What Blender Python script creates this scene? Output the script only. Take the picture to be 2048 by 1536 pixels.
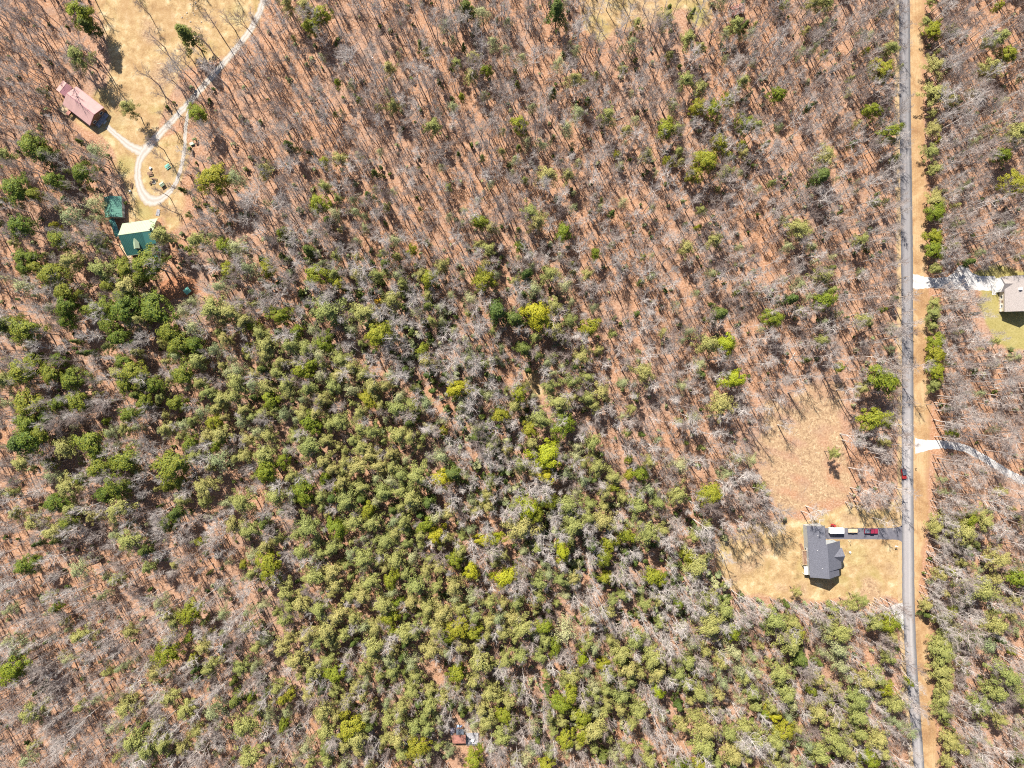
import bpy, bmesh, math, random
import numpy as np
from mathutils import Vector, Matrix

# ------------------------------------------------------------------ camera, sky, sun, exposure
for o in list(bpy.data.objects):
    bpy.data.objects.remove(o)
SC = bpy.context.scene
COL = SC.collection
H = 312.2                      # flight height of the drone, metres
S = 0.22                       # metres of ground per photograph pixel
cam_d = bpy.data.cameras.new("camera")
cam_d.sensor_width = 36.0
cam_d.lens = 18.0 / (1024 * S / H)
cam_d.clip_start = 1.0
cam_d.clip_end = 9000.0
cam = bpy.data.objects.new("camera", cam_d)
cam.location = (0, 0, H)
COL.objects.link(cam)
SC.camera = cam

SUN_EL = math.radians(47)
SHX, SHY = 0.47, -0.883        # direction in which shadows fall
world = bpy.data.worlds.new("World")
SC.world = world
world.use_nodes = True
wn = world.node_tree.nodes
wl = world.node_tree.links
wn.clear()
sky = wn.new("ShaderNodeTexSky")
sky.sky_type = 'NISHITA'
sky.sun_disc = False
sky.ozone_density = 3.0
sky.sun_elevation = SUN_EL
sky.sun_rotation = math.atan2(-SHX, -SHY)
bg = wn.new("ShaderNodeBackground")
bg.inputs[1].default_value = 0.073
wo = wn.new("ShaderNodeOutputWorld")
wl.new(sky.outputs[0], bg.inputs[0])
wl.new(bg.outputs[0], wo.inputs[0])

sun_d = bpy.data.lights.new("sun", 'SUN')
sun_d.energy = 5.0
sun_d.angle = math.radians(0.5)
sun_d.color = (1.0, 0.955, 0.88)
sun = bpy.data.objects.new("sun", sun_d)
sun.rotation_euler = Vector((SHX * math.cos(SUN_EL), SHY * math.cos(SUN_EL), -math.sin(SUN_EL))).to_track_quat('-Z', 'Y').to_euler()
sun.location = (-100, 150, 250)
COL.objects.link(sun)

SC.view_settings.view_transform = 'Standard'
SC.view_settings.look = 'None'
SC.view_settings.gamma = 1.0
SC.view_settings.exposure = 1.17
SC.view_settings.use_curve_mapping = False
SC.cycles.use_denoising = False
SC.cycles.filter_width = 1.1
SC.cycles.max_bounces = 5
SC.cycles.diffuse_bounces = 2
SC.cycles.glossy_bounces = 2
SC.cycles.transmission_bounces = 2

rng = np.random.default_rng(7)
random.seed(7)


def W(px, py, h=0.0):
    """ground plan position (metres) of a feature seen at a photograph pixel and standing h above ground"""
    k = S * (H - h) / H
    return np.array([(px - 1024) * k, (768 - py) * k])


# ------------------------------------------------------------------ materials
def nmat(name):
    m = bpy.data.materials.new(name)
    m.use_nodes = True
    nt = m.node_tree
    p = nt.nodes["Principled BSDF"]
    p.inputs["Specular IOR Level"].default_value = 0.25
    return m, nt, p


def N(nt, typ, **kw):
    n = nt.nodes.new(typ)
    for k, v in kw.items():
        if k.startswith("i_"):
            key = k[2:]
            n.inputs[int(key) if key.isdigit() else key].default_value = v
        else:
            setattr(n, k, v)
    return n


def ramp(nt, fac, stops, interp='LINEAR'):
    r = nt.nodes.new("ShaderNodeValToRGB")
    r.color_ramp.interpolation = interp
    e = r.color_ramp.elements
    while len(e) < len(stops):
        e.new(0.5)
    for i, (p, c) in enumerate(stops):
        e[i].position = p
        e[i].color = (*c, 1) if len(c) == 3 else c
    nt.links.new(fac, r.inputs[0])
    return r.outputs[0]


def noise(nt, scale, detail=3, rough=0.6, vec=None, dist=0.0):
    n = nt.nodes.new("ShaderNodeTexNoise")
    n.inputs["Scale"].default_value = scale
    n.inputs["Detail"].default_value = detail
    n.inputs["Roughness"].default_value = rough
    n.inputs["Distortion"].default_value = dist
    if vec is not None:
        nt.links.new(vec, n.inputs["Vector"])
    return n.outputs["Fac"]


def mix(nt, fac, a, b, blend='MIX'):
    m = nt.nodes.new("ShaderNodeMix")
    m.data_type = 'RGBA'
    m.blend_type = blend
    for sock, v in ((m.inputs[0], fac), (m.inputs[6], a), (m.inputs[7], b)):
        if isinstance(v, (int, float)):
            sock.default_value = v
        elif isinstance(v, tuple):
            sock.default_value = (*v, 1)
        else:
            nt.links.new(v, sock)
    return m.outputs[2]


def math_n(nt, op, a, b=None, clamp=False):
    m = nt.nodes.new("ShaderNodeMath")
    m.operation = op
    m.use_clamp = clamp
    for i, v in enumerate((a, b)):
        if v is None:
            continue
        if isinstance(v, (int, float)):
            m.inputs[i].default_value = v
        else:
            nt.links.new(v, m.inputs[i])
    return m.outputs[0]


def simple(name, col, rough=0.7, var=0.12, scale=2.0, metal=0.0, spec=0.25, rnd=0.0):
    m, nt, p = nmat(name)
    geo = N(nt, "ShaderNodeTexCoord").outputs["Object"]
    f = noise(nt, scale, 4, 0.65, geo)
    a = tuple(max(0, c * (1 - var * 1.6)) for c in col)
    b = tuple(min(1, c * (1 + var * 1.6)) for c in col)
    c = ramp(nt, f, [(0.3, a), (0.7, b)])
    if rnd:
        oi = N(nt, "ShaderNodeObjectInfo")
        hv = N(nt, "ShaderNodeHueSaturation")
        hv.inputs["Saturation"].default_value = 1.0
        v = math_n(nt, 'MULTIPLY_ADD', oi.outputs["Random"], rnd * 2)
        v.node.inputs[2].default_value = 1 - rnd
        nt.links.new(v, hv.inputs["Value"])
        nt.links.new(c, hv.inputs["Color"])
        c = hv.outputs[0]
    nt.links.new(c, p.inputs["Base Color"])
    p.inputs["Roughness"].default_value = rough
    p.inputs["Metallic"].default_value = metal
    p.inputs["Specular IOR Level"].default_value = spec
    return m


def soil_material():
    m, nt, p = nmat("leaf_litter_and_grass")
    L = nt.links
    pos = N(nt, "ShaderNodeNewGeometry").outputs["Position"]
    big = noise(nt, 0.025, 4, 0.6, pos)
    mid = noise(nt, 0.22, 5, 0.65, pos)
    fine = noise(nt, 1.3, 4, 0.75, pos)
    tiny = noise(nt, 4.0, 2, 0.7, pos)
    lit = ramp(nt, big, [(0.35, (0.315, 0.158, 0.083)), (0.5, (0.312, 0.17, 0.10)), (0.66, (0.30, 0.182, 0.125))])
    lit = mix(nt, math_n(nt, 'MULTIPLY', ramp(nt, mid, [(0.4, (0, 0, 0)), (0.7, (1, 1, 1))]), 0.5), lit, (0.20, 0.095, 0.05))
    lit = mix(nt, math_n(nt, 'MULTIPLY', ramp(nt, fine, [(0.47, (0, 0, 0)), (0.66, (1, 1, 1))]), 0.65), lit, (0.46, 0.33, 0.24))
    lit = mix(nt, math_n(nt, 'MULTIPLY', ramp(nt, fine, [(0.32, (1, 1, 1)), (0.46, (0, 0, 0))]), 0.75), lit, (0.115, 0.065, 0.045))
    lit = mix(nt, math_n(nt, 'MULTIPLY', ramp(nt, noise(nt, 0.09, 4, 0.65, pos, 0.8), [(0.52, (0, 0, 0)), (0.68, (1, 1, 1))]), 0.5), lit, (0.20, 0.148, 0.122))
    gr = ramp(nt, mid, [(0.34, (0.20, 0.13, 0.062)), (0.44, (0.305, 0.20, 0.095)), (0.54, (0.37, 0.26, 0.13)), (0.66, (0.48, 0.38, 0.235))])
    gr = mix(nt, math_n(nt, 'MULTIPLY', ramp(nt, fine, [(0.47, (0, 0, 0)), (0.66, (1, 1, 1))]), 0.55), gr, (0.47, 0.36, 0.21))
    gr = mix(nt, math_n(nt, 'MULTIPLY', ramp(nt, tiny, [(0.34, (1, 1, 1)), (0.5, (0, 0, 0))]), 0.55), gr, (0.17, 0.105, 0.05))
    gr = mix(nt, math_n(nt, 'MULTIPLY', ramp(nt, noise(nt, 0.07, 4, 0.6, pos, 0.6), [(0.46, (0, 0, 0)), (0.62, (1, 1, 1))]), 0.5), gr, (0.265, 0.155, 0.075))
    gr = mix(nt, math_n(nt, 'MULTIPLY', ramp(nt, noise(nt, 0.05, 3, 0.6, pos, 1.5), [(0.30, (1, 1, 1)), (0.46, (0, 0, 0))]), 0.45), gr, (0.235, 0.20, 0.06))
    green = ramp(nt, fine, [(0.3, (0.17, 0.16, 0.045)), (0.7, (0.30, 0.265, 0.095))])
    rough_c = ramp(nt, noise(nt, 0.8, 6, 0.75, pos, 1.2), [(0.34, (0.15, 0.095, 0.06)), (0.45, (0.265, 0.17, 0.098)), (0.55, (0.34, 0.232, 0.135)), (0.66, (0.47, 0.36, 0.225))])
    dn = math_n(nt, 'MULTIPLY_ADD', math_n(nt, 'ADD', mid, math_n(nt, 'MULTIPLY', fine, 0.7)), 1.3)
    dn.node.inputs[2].default_value = -1.1

    def att(nm):
        a = N(nt, "ShaderNodeAttribute", attribute_name=nm)
        v = math_n(nt, 'ADD', a.outputs["Fac"], math_n(nt, 'MULTIPLY', dn, 0.65))
        return ramp(nt, math_n(nt, 'MULTIPLY', v, a.outputs["Fac"]), [(0.12, (0, 0, 0)), (0.5, (1, 1, 1))])
    c = mix(nt, att("grass"), lit, gr)
    c = mix(nt, att("rough"), c, rough_c)
    c = mix(nt, math_n(nt, 'MULTIPLY', att("green"), 0.75), c, green)
    L.new(c, p.inputs["Base Color"])
    p.inputs["Roughness"].default_value = 0.95
    p.inputs["Specular IOR Level"].default_value = 0.05
    b = N(nt, "ShaderNodeBump", i_Strength=0.45, i_Distance=0.25)
    L.new(math_n(nt, 'ADD', fine, math_n(nt, 'MULTIPLY', tiny, 0.5)), b.inputs["Height"])
    L.new(b.outputs[0], p.inputs["Normal"])
    return m


def foliage_material(name, lo, hi, rnd=0.16, trans=0.14):
    m, nt, p = nmat(name)
    L = nt.links
    geo = N(nt, "ShaderNodeNewGeometry")
    oi = N(nt, "ShaderNodeObjectInfo")
    f = noise(nt, 0.9, 3, 0.7, geo.outputs["Position"])
    f = math_n(nt, 'ADD', math_n(nt, 'MULTIPLY', f, 0.6), math_n(nt, 'MULTIPLY', geo.outputs["Random Per Island"], 0.4))
    c = ramp(nt, f, [(0.25, lo), (0.75, hi)])
    hv = N(nt, "ShaderNodeHueSaturation")
    v = math_n(nt, 'MULTIPLY_ADD', oi.outputs["Random"], rnd * 2)
    v.node.inputs[2].default_value = 1 - rnd
    h = math_n(nt, 'MULTIPLY_ADD', oi.outputs["Random"], -0.05)
    h.node.inputs[2].default_value = 0.525
    L.new(v, hv.inputs["Value"])
    L.new(h, hv.inputs["Hue"])
    L.new(c, hv.inputs["Color"])
    L.new(hv.outputs[0], p.inputs["Base Color"])
    p.inputs["Roughness"].default_value = 0.6
    p.inputs["Specular IOR Level"].default_value = 0.2
    tr = N(nt, "ShaderNodeBsdfTranslucent")
    L.new(hv.outputs[0], tr.inputs[0])
    ms = N(nt, "ShaderNodeMixShader")
    ms.inputs[0].default_value = trans
    L.new(p.outputs[0], ms.inputs[1])
    L.new(tr.outputs[0], ms.inputs[2])
    L.new(ms.outputs[0], nt.nodes["Material Output"].inputs[0])
    return m


def road_material():
    m, nt, p = nmat("worn_asphalt")
    L = nt.links
    u = N(nt, "ShaderNodeAttribute", attribute_name="across").outputs["Fac"]
    w = N(nt, "ShaderNodeAttribute", attribute_name="wear").outputs["Fac"]
    pos = N(nt, "ShaderNodeNewGeometry").outputs["Position"]
    mp = N(nt, "ShaderNodeMapping")
    mp.inputs["Scale"].default_value = (2.2, 0.035, 1)
    L.new(pos, mp.inputs[0])
    st = noise(nt, 1.0, 4, 0.7, mp.outputs[0])
    fine = noise(nt, 1.2, 4, 0.7, pos)
    uu = math_n(nt, 'ADD', u, math_n(nt, 'MULTIPLY', math_n(nt, 'SUBTRACT', st, 0.5), 0.25))
    prof = ramp(nt, uu, [(0.02, (0.060, 0.060, 0.068)), (0.2, (0.110, 0.105, 0.111)), (0.42, (0.186, 0.174, 0.174)), (0.56, (0.138, 0.131, 0.136)),
                         (0.72, (0.169, 0.161, 0.161)), (0.9, (0.081, 0.080, 0.085))])
    pale = ramp(nt, uu, [(0.02, (0.120, 0.116, 0.120)), (0.25, (0.288, 0.264, 0.256)), (0.45, (0.248, 0.232, 0.228)), (0.62, (0.328, 0.304, 0.292)), (0.82, (0.168, 0.160, 0.160)), (0.98, (0.096, 0.092, 0.096))])
    c = mix(nt, w, prof, pale)
    c = mix(nt, math_n(nt, 'MULTIPLY', ramp(nt, fine, [(0.35, (0, 0, 0)), (0.7, (1, 1, 1))]), 0.35), c, mix(nt, 1.0, c, (1.45, 1.42, 1.4), 'MULTIPLY'))
    L.new(c, p.inputs["Base Color"])
    p.inputs["Roughness"].default_value = 0.9
    return m


def gravel_material(name, a, b):
    m, nt, p = nmat(name)
    L = nt.links
    pos = N(nt, "ShaderNodeNewGeometry").outputs["Position"]
    f = noise(nt, 0.5, 5, 0.75, pos)
    g = noise(nt, 5.0, 2, 0.7, pos)
    c = ramp(nt, math_n(nt, 'ADD', math_n(nt, 'MULTIPLY', f, 0.75), math_n(nt, 'MULTIPLY', g, 0.25)), [(0.30, a), (0.52, b)])
    L.new(c, p.inputs["Base Color"])
    p.inputs["Roughness"].default_value = 0.95
    bm_ = N(nt, "ShaderNodeBump", i_Strength=0.5, i_Distance=0.08)
    L.new(g, bm_.inputs["Height"])
    L.new(bm_.outputs[0], p.inputs["Normal"])
    return m


M = {}
M['soil'] = soil_material()
M['road'] = road_material()
M['gravel'] = gravel_material("white_gravel", (0.29, 0.265, 0.245), (0.43, 0.41, 0.39))
def rutted_gravel():
    m, nt, p = nmat("rutted_pale_gravel")
    L = nt.links
    pos = N(nt, "ShaderNodeNewGeometry").outputs["Position"]
    u = N(nt, "ShaderNodeAttribute", attribute_name="across").outputs["Fac"]
    f = noise(nt, 0.6, 5, 0.75, pos)
    g = noise(nt, 3.0, 3, 0.7, pos)
    uu = math_n(nt, 'ADD', u, math_n(nt, 'MULTIPLY', math_n(nt, 'SUBTRACT', f, 0.5), 0.35))
    c = ramp(nt, uu, [(0.0, (0.27, 0.19, 0.11)), (0.14, (0.34, 0.29, 0.23)), (0.3, (0.39, 0.36, 0.325)), (0.5, (0.31, 0.265, 0.215)), (0.7, (0.39, 0.36, 0.325)), (0.86, (0.34, 0.29, 0.23)), (1.0, (0.27, 0.19, 0.11))])
    c = mix(nt, math_n(nt, 'MULTIPLY', ramp(nt, g, [(0.35, (1, 1, 1)), (0.5, (0, 0, 0))]), 0.35), c, (0.22, 0.19, 0.16))
    L.new(c, p.inputs["Base Color"])
    p.inputs["Roughness"].default_value = 0.95
    return m


M['gravel_tan'] = rutted_gravel()
M['drive'] = gravel_material("drive_asphalt", (0.075, 0.072, 0.085), (0.115, 0.11, 0.125))
def verge_material():
    m, nt, p = nmat("dry_verge_grass")
    L = nt.links
    pos = N(nt, "ShaderNodeNewGeometry").outputs["Position"]
    u = N(nt, "ShaderNodeAttribute", attribute_name="across").outputs["Fac"]
    mp = N(nt, "ShaderNodeMapping")
    mp.inputs["Scale"].default_value = (1.6, 0.05, 1)
    L.new(pos, mp.inputs[0])
    st = noise(nt, 1.0, 4, 0.7, mp.outputs[0])
    pt = noise(nt, 0.12, 5, 0.7, pos, 0.5)
    fn = noise(nt, 1.6, 4, 0.75, pos)
    c = ramp(nt, pt, [(0.34, (0.22, 0.12, 0.055)), (0.47, (0.30, 0.18, 0.085)), (0.6, (0.37, 0.255, 0.135))])
    c = mix(nt, math_n(nt, 'MULTIPLY', ramp(nt, st, [(0.52, (0, 0, 0)), (0.64, (1, 1, 1))]), 0.45), c, (0.20, 0.125, 0.06))
    c = mix(nt, math_n(nt, 'MULTIPLY', ramp(nt, fn, [(0.5, (0, 0, 0)), (0.7, (1, 1, 1))]), 0.5), c, (0.43, 0.32, 0.19))
    c = mix(nt, math_n(nt, 'MULTIPLY', ramp(nt, fn, [(0.3, (1, 1, 1)), (0.42, (0, 0, 0))]), 0.5), c, (0.15, 0.10, 0.04))
    edge = math_n(nt, 'MULTIPLY', ramp(nt, math_n(nt, 'ADD', u, math_n(nt, 'MULTIPLY', math_n(nt, 'SUBTRACT', pt, 0.5), 1.2)), [(0.75, (0, 0, 0)), (1.0, (1, 1, 1))]), 0.8)
    c = mix(nt, edge, c, (0.28, 0.15, 0.085))
    L.new(c, p.inputs["Base Color"])
    p.inputs["Roughness"].default_value = 0.95
    return m


M['verge'] = verge_material()
M['verge_edge'] = gravel_material("dry_edge_grass", (0.22, 0.14, 0.07), (0.36, 0.255, 0.14))
M['bark_pale'] = simple("pale_bark", (0.50, 0.44, 0.395), 0.85, 0.14, 1.5, spec=0.1, rnd=0.16)
M['bark_grey'] = simple("grey_bark", (0.40, 0.335, 0.295), 0.85, 0.14, 1.5, spec=0.1, rnd=0.16)
M['bark_brown'] = simple("brown_bark", (0.29, 0.225, 0.195), 0.85, 0.16, 1.5, spec=0.1, rnd=0.16)
M['pine_bark'] = simple("pine_bark", (0.16, 0.115, 0.09), 0.9, 0.2, 1.5, spec=0.1)
M['leaf_B'] = foliage_material("bright_green_needles", (0.095, 0.13, 0.012), (0.28, 0.27, 0.02))
M['leaf_G'] = foliage_material("deep_green_needles", (0.05, 0.09, 0.017), (0.225, 0.23, 0.022))
M['leaf_V'] = foliage_material("vivid_green_needles", (0.19, 0.215, 0.012), (0.38, 0.365, 0.018), 0.1)
M['leaf_O'] = foliage_material("olive_needles", (0.165, 0.175, 0.046), (0.35, 0.325, 0.098))
M['leaf_D'] = foliage_material("dark_green_needles", (0.05, 0.078, 0.014), (0.135, 0.155, 0.03))
M['leaf_S'] = foliage_material("sage_needles", (0.19, 0.215, 0.09), (0.37, 0.365, 0.17))
M['leaf_Y'] = foliage_material("yellow_blossom", (0.42, 0.29, 0.02), (0.62, 0.44, 0.03), 0.08)
M['red_roof'] = simple("faded_red_metal_roof", (0.37, 0.225, 0.205), 0.8, 0.06, 0.6, 0.1, 0.4)
M['red_trim'] = simple("maroon_trim", (0.28, 0.13, 0.145), 0.5, 0.06, 0.6)
M['log_wall'] = simple("brown_log_wall", (0.22, 0.12, 0.07), 0.8, 0.2, 1.0)
M['deck'] = simple("tan_deck_boards", (0.52, 0.39, 0.24), 0.8, 0.2, 1.2)
M['wood_dark'] = simple("weathered_brown_wood", (0.20, 0.12, 0.08), 0.85, 0.25, 1.5)
M['wood_grey'] = simple("grey_weathered_boards", (0.30, 0.29, 0.30), 0.85, 0.25, 1.5)
M['green_roof'] = simple("green_metal_roof", (0.05, 0.155, 0.13), 0.42, 0.07, 0.5, 0.25, 0.6)  # house roof metal, darkened for the slope turned from the sun
M['lit_or_pale_green'] = simple("lit_or_pale_green_metal", (0.29, 0.35, 0.225), 0.55, 0.05, 0.5, 0.1, 0.6)  # same metal with sun sheen put into the colour; own tone on hut, bin
M['garage_green'] = simple("lighter_green_metal_roof", (0.125, 0.275, 0.205), 0.5, 0.08, 0.5, 0.1, 0.4)  # lighter tone of the green metal, for the garage
M['cream'] = simple("cream_siding", (0.55, 0.48, 0.36), 0.7, 0.08, 1.0)
M['white'] = simple("white_paint", (0.78, 0.77, 0.74), 0.55, 0.05, 1.0)
M['grey_roof'] = simple("grey_asphalt_shingles", (0.105, 0.105, 0.122), 0.9, 0.22, 3.0)
M['tan_roof'] = simple("taupe_asphalt_shingles", (0.27, 0.235, 0.215), 0.9, 0.15, 3.0)
M['siding'] = simple("pale_vinyl_siding", (0.34, 0.35, 0.34), 0.6, 0.06, 1.0)
M['glass'] = simple("dark_glass", (0.03, 0.04, 0.05), 0.1, 0.1, 1.0, 0.0, 0.6)
M['red_paint'] = simple("red_car_paint", (0.36, 0.028, 0.026), 0.3, 0.05, 1.0, 0.0, 0.5)
M['wine_paint'] = simple("wine_red_car_paint", (0.22, 0.02, 0.045), 0.3, 0.05, 1.0, 0.0, 0.5)
M['black'] = simple("black_rubber", (0.025, 0.025, 0.028), 0.7, 0.1, 3.0)
M['slate'] = simple("slate_cover", (0.10, 0.115, 0.14), 0.6, 0.08, 1.0)
M['metal'] = simple("grey_metal", (0.35, 0.36, 0.37), 0.45, 0.1, 2.0, 0.6)
M['rust_roof'] = simple("rusty_brown_roof", (0.33, 0.15, 0.115), 0.8, 0.25, 1.0)
M['teal'] = simple("teal_plastic", (0.16, 0.42, 0.33), 0.5, 0.08, 2.0)
M['blue_tarp'] = simple("blue_grey_tarp", (0.20, 0.27, 0.42), 0.6, 0.2, 1.5)
M['white_tarp'] = simple("pale_lilac_tarp", (0.30, 0.27, 0.31), 0.6, 0.2, 1.5)
M['concrete'] = simple("concrete", (0.45, 0.43, 0.40), 0.9, 0.12, 1.0)
M['pole'] = simple("pole_wood", (0.30, 0.24, 0.19), 0.9, 0.15, 2.0)
M['clay'] = simple("red_clay", (0.29, 0.135, 0.07), 0.95, 0.25, 1.2)
M['stone'] = simple("pale_stone", (0.36, 0.31, 0.25), 0.9, 0.2, 1.5)


# ------------------------------------------------------------------ object helpers
def tag(o, label=None, cat=None, group=None, kind=None):
    if label:
        o['label'] = label
    if cat:
        o['category'] = cat
    if group:
        o['group'] = group
    if kind:
        o['kind'] = kind
    return o


def link(name, me, parent=None):
    o = bpy.data.objects.new(name, me)
    COL.objects.link(o)
    if parent is not None:
        o.parent = parent
    return o


def empty(name, loc, rz=0.0):
    o = bpy.data.objects.new(name, None)
    o.empty_display_size = 1.0
    o.location = loc
    o.rotation_euler = (0, 0, rz)
    COL.objects.link(o)
    return o


def mesh_from(name, verts, faces, mats, smooth=False, midx=None):
    me = bpy.data.meshes.new(name)
    v = np.asarray(verts, dtype=np.float32).reshape(-1, 3)
    me.vertices.add(len(v))
    me.vertices.foreach_set("co", v.ravel())
    if isinstance(faces, np.ndarray):
        k = faces.shape[1]
        nf = len(faces)
        me.loops.add(nf * k)
        me.loops.foreach_set("vertex_index", faces.astype(np.int32).ravel())
        me.polygons.add(nf)
        me.polygons.foreach_set("loop_start", np.arange(0, nf * k, k, dtype=np.int32))
        me.polygons.foreach_set("loop_total", np.full(nf, k, dtype=np.int32))
        me.update(calc_edges=True)
    else:
        me.clear_geometry()
        me.from_pydata([tuple(map(float, a)) for a in v], [], faces)
    for m in (mats if isinstance(mats, (list, tuple)) else [mats]):
        me.materials.append(m)
    if midx is not None:
        me.polygons.foreach_set("material_index", np.asarray(midx, dtype=np.int32))
    if smooth:
        me.polygons.foreach_set("use_smooth", np.ones(len(me.polygons), dtype=bool))
    me.update()
    return me


def fattr(me, name, vals):
    a = me.attributes.new(name, 'FLOAT', 'POINT')
    a.data.foreach_set("value", np.asarray(vals, dtype=np.float32))


class MB:
    """collects boxes, prisms and tubes into one mesh"""
    def __init__(s):
        s.v = []
        s.f = []

    def add(s, vs, fs):
        n = len(s.v)
        s.v += [tuple(map(float, a)) for a in vs]
        s.f += [tuple(i + n for i in f) for f in fs]
        return s

    def box(s, x0, x1, y0, y1, z0, z1, bev=0.0):
        if bev <= 0:
            vs = [(x, y, z) for z in (z0, z1) for x, y in ((x0, y0), (x1, y0), (x1, y1), (x0, y1))]
            return s.add(vs, [(3, 2, 1, 0), (4, 5, 6, 7), (0, 1, 5, 4), (1, 2, 6, 5), (2, 3, 7, 6), (3, 0, 4, 7)])
        b = bev
        prof = [(z0, b), (z0 + b, 0), (z1 - b, 0), (z1, b)]
        vs = []
        for z, k in prof:
            vs += [(x0 + k, y0 + b, z), (x0 + b, y0 + k, z), (x1 - b, y0 + k, z), (x1 - k, y0 + b, z),
                   (x1 - k, y1 - b, z), (x1 - b, y1 - k, z), (x0 + b, y1 - k, z), (x0 + k, y1 - b, z)]
        fs = [tuple(range(7, -1, -1)), tuple(range(24, 32))]
        for r in range(3):
            for i in range(8):
                j = (i + 1) % 8
                fs.append((r * 8 + i, r * 8 + j, r * 8 + 8 + j, r * 8 + 8 + i))
        return s.add(vs, fs)

    def slab(s, quad, t):
        """a sheet of thickness t below the four given top corners"""
        top = [Vector(q) for q in quad]
        n = (top[1] - top[0]).cross(top[2] - top[0]).normalized()
        if n.z < 0:
            n = -n
        bot = [q - n * t for q in top]
        k = len(top)
        fs = [tuple(range(k)), tuple(range(2 * k - 1, k - 1, -1))]
        for i in range(k):
            j = (i + 1) % k
            fs.append((i, i + k, j + k, j))
        return s.add(top + bot, fs)

    def prism(s, prof, axis, a, b):
        """extrude a 2-D outline along x or y"""
        k = len(prof)
        vs = []
        for t in (a, b):
            for (u, z) in prof:
                vs.append((t, u, z) if axis == 'x' else (u, t, z))
        fs = [tuple(range(k)), tuple(range(2 * k - 1, k - 1, -1))]
        for i in range(k):
            j = (i + 1) % k
            fs.append((i, i + k, j + k, j))
        return s.add(vs, fs)

    def cyl(s, p0, p1, r0, r1=None, n=10):
        r1 = r0 if r1 is None else r1
        p0, p1 = Vector(p0), Vector(p1)
        d = (p1 - p0).normalized()
        a = d.orthogonal().normalized()
        b = d.cross(a)
        vs = []
        for p, r in ((p0, r0), (p1, r1)):
            for i in range(n):
                t = 2 * math.pi * i / n
                vs.append(p + (a * math.cos(t) + b * math.sin(t)) * r)
        fs = [tuple(range(n - 1, -1, -1)), tuple(range(n, 2 * n))]
        for i in range(n):
            j = (i + 1) % n
            fs.append((i, j, n + j, n + i))
        return s.add(vs, fs)

    def build(s, name, mat, parent=None):
        me = bpy.data.meshes.new(name)
        me.from_pydata(s.v, [], s.f)
        me.materials.append(mat)
        bm = bmesh.new()
        bm.from_mesh(me)
        bmesh.ops.recalc_face_normals(bm, faces=bm.faces)
        bm.to_mesh(me)
        bm.free()
        me.update()
        return link(name, me, parent)


def bx(name, mat, parent, *a, bev=0.0):
    return MB().box(*a, bev=bev).build(name, mat, parent)


# ------------------------------------------------------------------ plan of the place (photograph pixels -> ground)
def inside(poly, x, y):
    poly = np.asarray(poly, float)
    x = np.asarray(x, float)
    y = np.asarray(y, float)
    r = np.zeros(np.broadcast(x, y).shape, bool)
    n = len(poly)
    for i in range(n):
        x0, y0 = poly[i]
        x1, y1 = poly[(i + 1) % n]
        c = ((y0 > y) != (y1 > y)) & (x < (x1 - x0) * (y - y0) / (y1 - y0 + 1e-12) + x0)
        r ^= c
    return r


def seg_dist(pts, x, y, closed=False):
    pts = np.asarray(pts, float)
    x = np.asarray(x, float)
    y = np.asarray(y, float)
    d = np.full(np.broadcast(x, y).shape, 1e9)
    n = len(pts)
    for i in range(n if closed else n - 1):
        a, b = pts[i], pts[(i + 1) % n]
        ab = b - a
        t = np.clip(((x - a[0]) * ab[0] + (y - a[1]) * ab[1]) / (ab @ ab + 1e-9), 0, 1)
        d = np.minimum(d, np.hypot(x - a[0] - t * ab[0], y - a[1] - t * ab[1]))
    return d


def sdist(poly, x, y):
    """positive inside, pixels"""
    return np.where(inside(poly, x, y), 1, -1) * seg_dist(poly, x, y, True)


NW_FIELD = [(196, -20), (540, -20), (520, 40), (497, 75), (455, 108), (405, 128), (365, 150), (335, 195), (320, 240), (300, 288), (360, 262), (380, 300),
            (372, 335), (352, 372), (372, 395), (365, 450), (335, 478), (322, 440), (258, 440), (256, 402), (246, 382), (236, 318), (205, 275),
            (150, 248), (118, 218), (135, 200), (190, 190), (214, 176), (222, 120), (205, 60)]
SE_LAWN = [(1425, 1130), (1432, 1082), (1470, 1058), (1510, 1046), (1560, 1044), (1605, 1034), (1680, 1018), (1750, 1006), (1806, 1004), (1806, 1206), (1775, 1192),
           (1700, 1200), (1640, 1203), (1560, 1196), (1500, 1196), (1455, 1172)]
CLEARING = [(1528, 810), (1580, 775), (1640, 752), (1690, 765), (1692, 830), (1700, 890), (1712, 950), (1690, 1005), (1600, 1035), (1545, 1022), (1512, 960), (1503, 900), (1508, 850)]
E_LAWN = [(1945, 548), (1990, 534), (2110, 532), (2110, 720), (2040, 700), (2000, 684), (1968, 650), (1955, 610), (1970, 585)]
N_CLEAR = [(1160, -20), (1425, -20), (1418, 42), (1396, 56), (1372, 28), (1300, 40), (1240, 62), (1195, 92), (1170, 60)]
CLAY = [(318, 566), (340, 556), (372, 552), (392, 560), (402, 585), (386, 592), (360, 596), (330, 606)]
CABIN_YARD = [(890, 1425), (935, 1425), (965, 1455), (985, 1490), (960, 1510), (905, 1505), (885, 1480)]
MID_GAP = [(1045, 735), (1075, 745), (1090, 780), (1078, 800), (1060, 790)]

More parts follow.
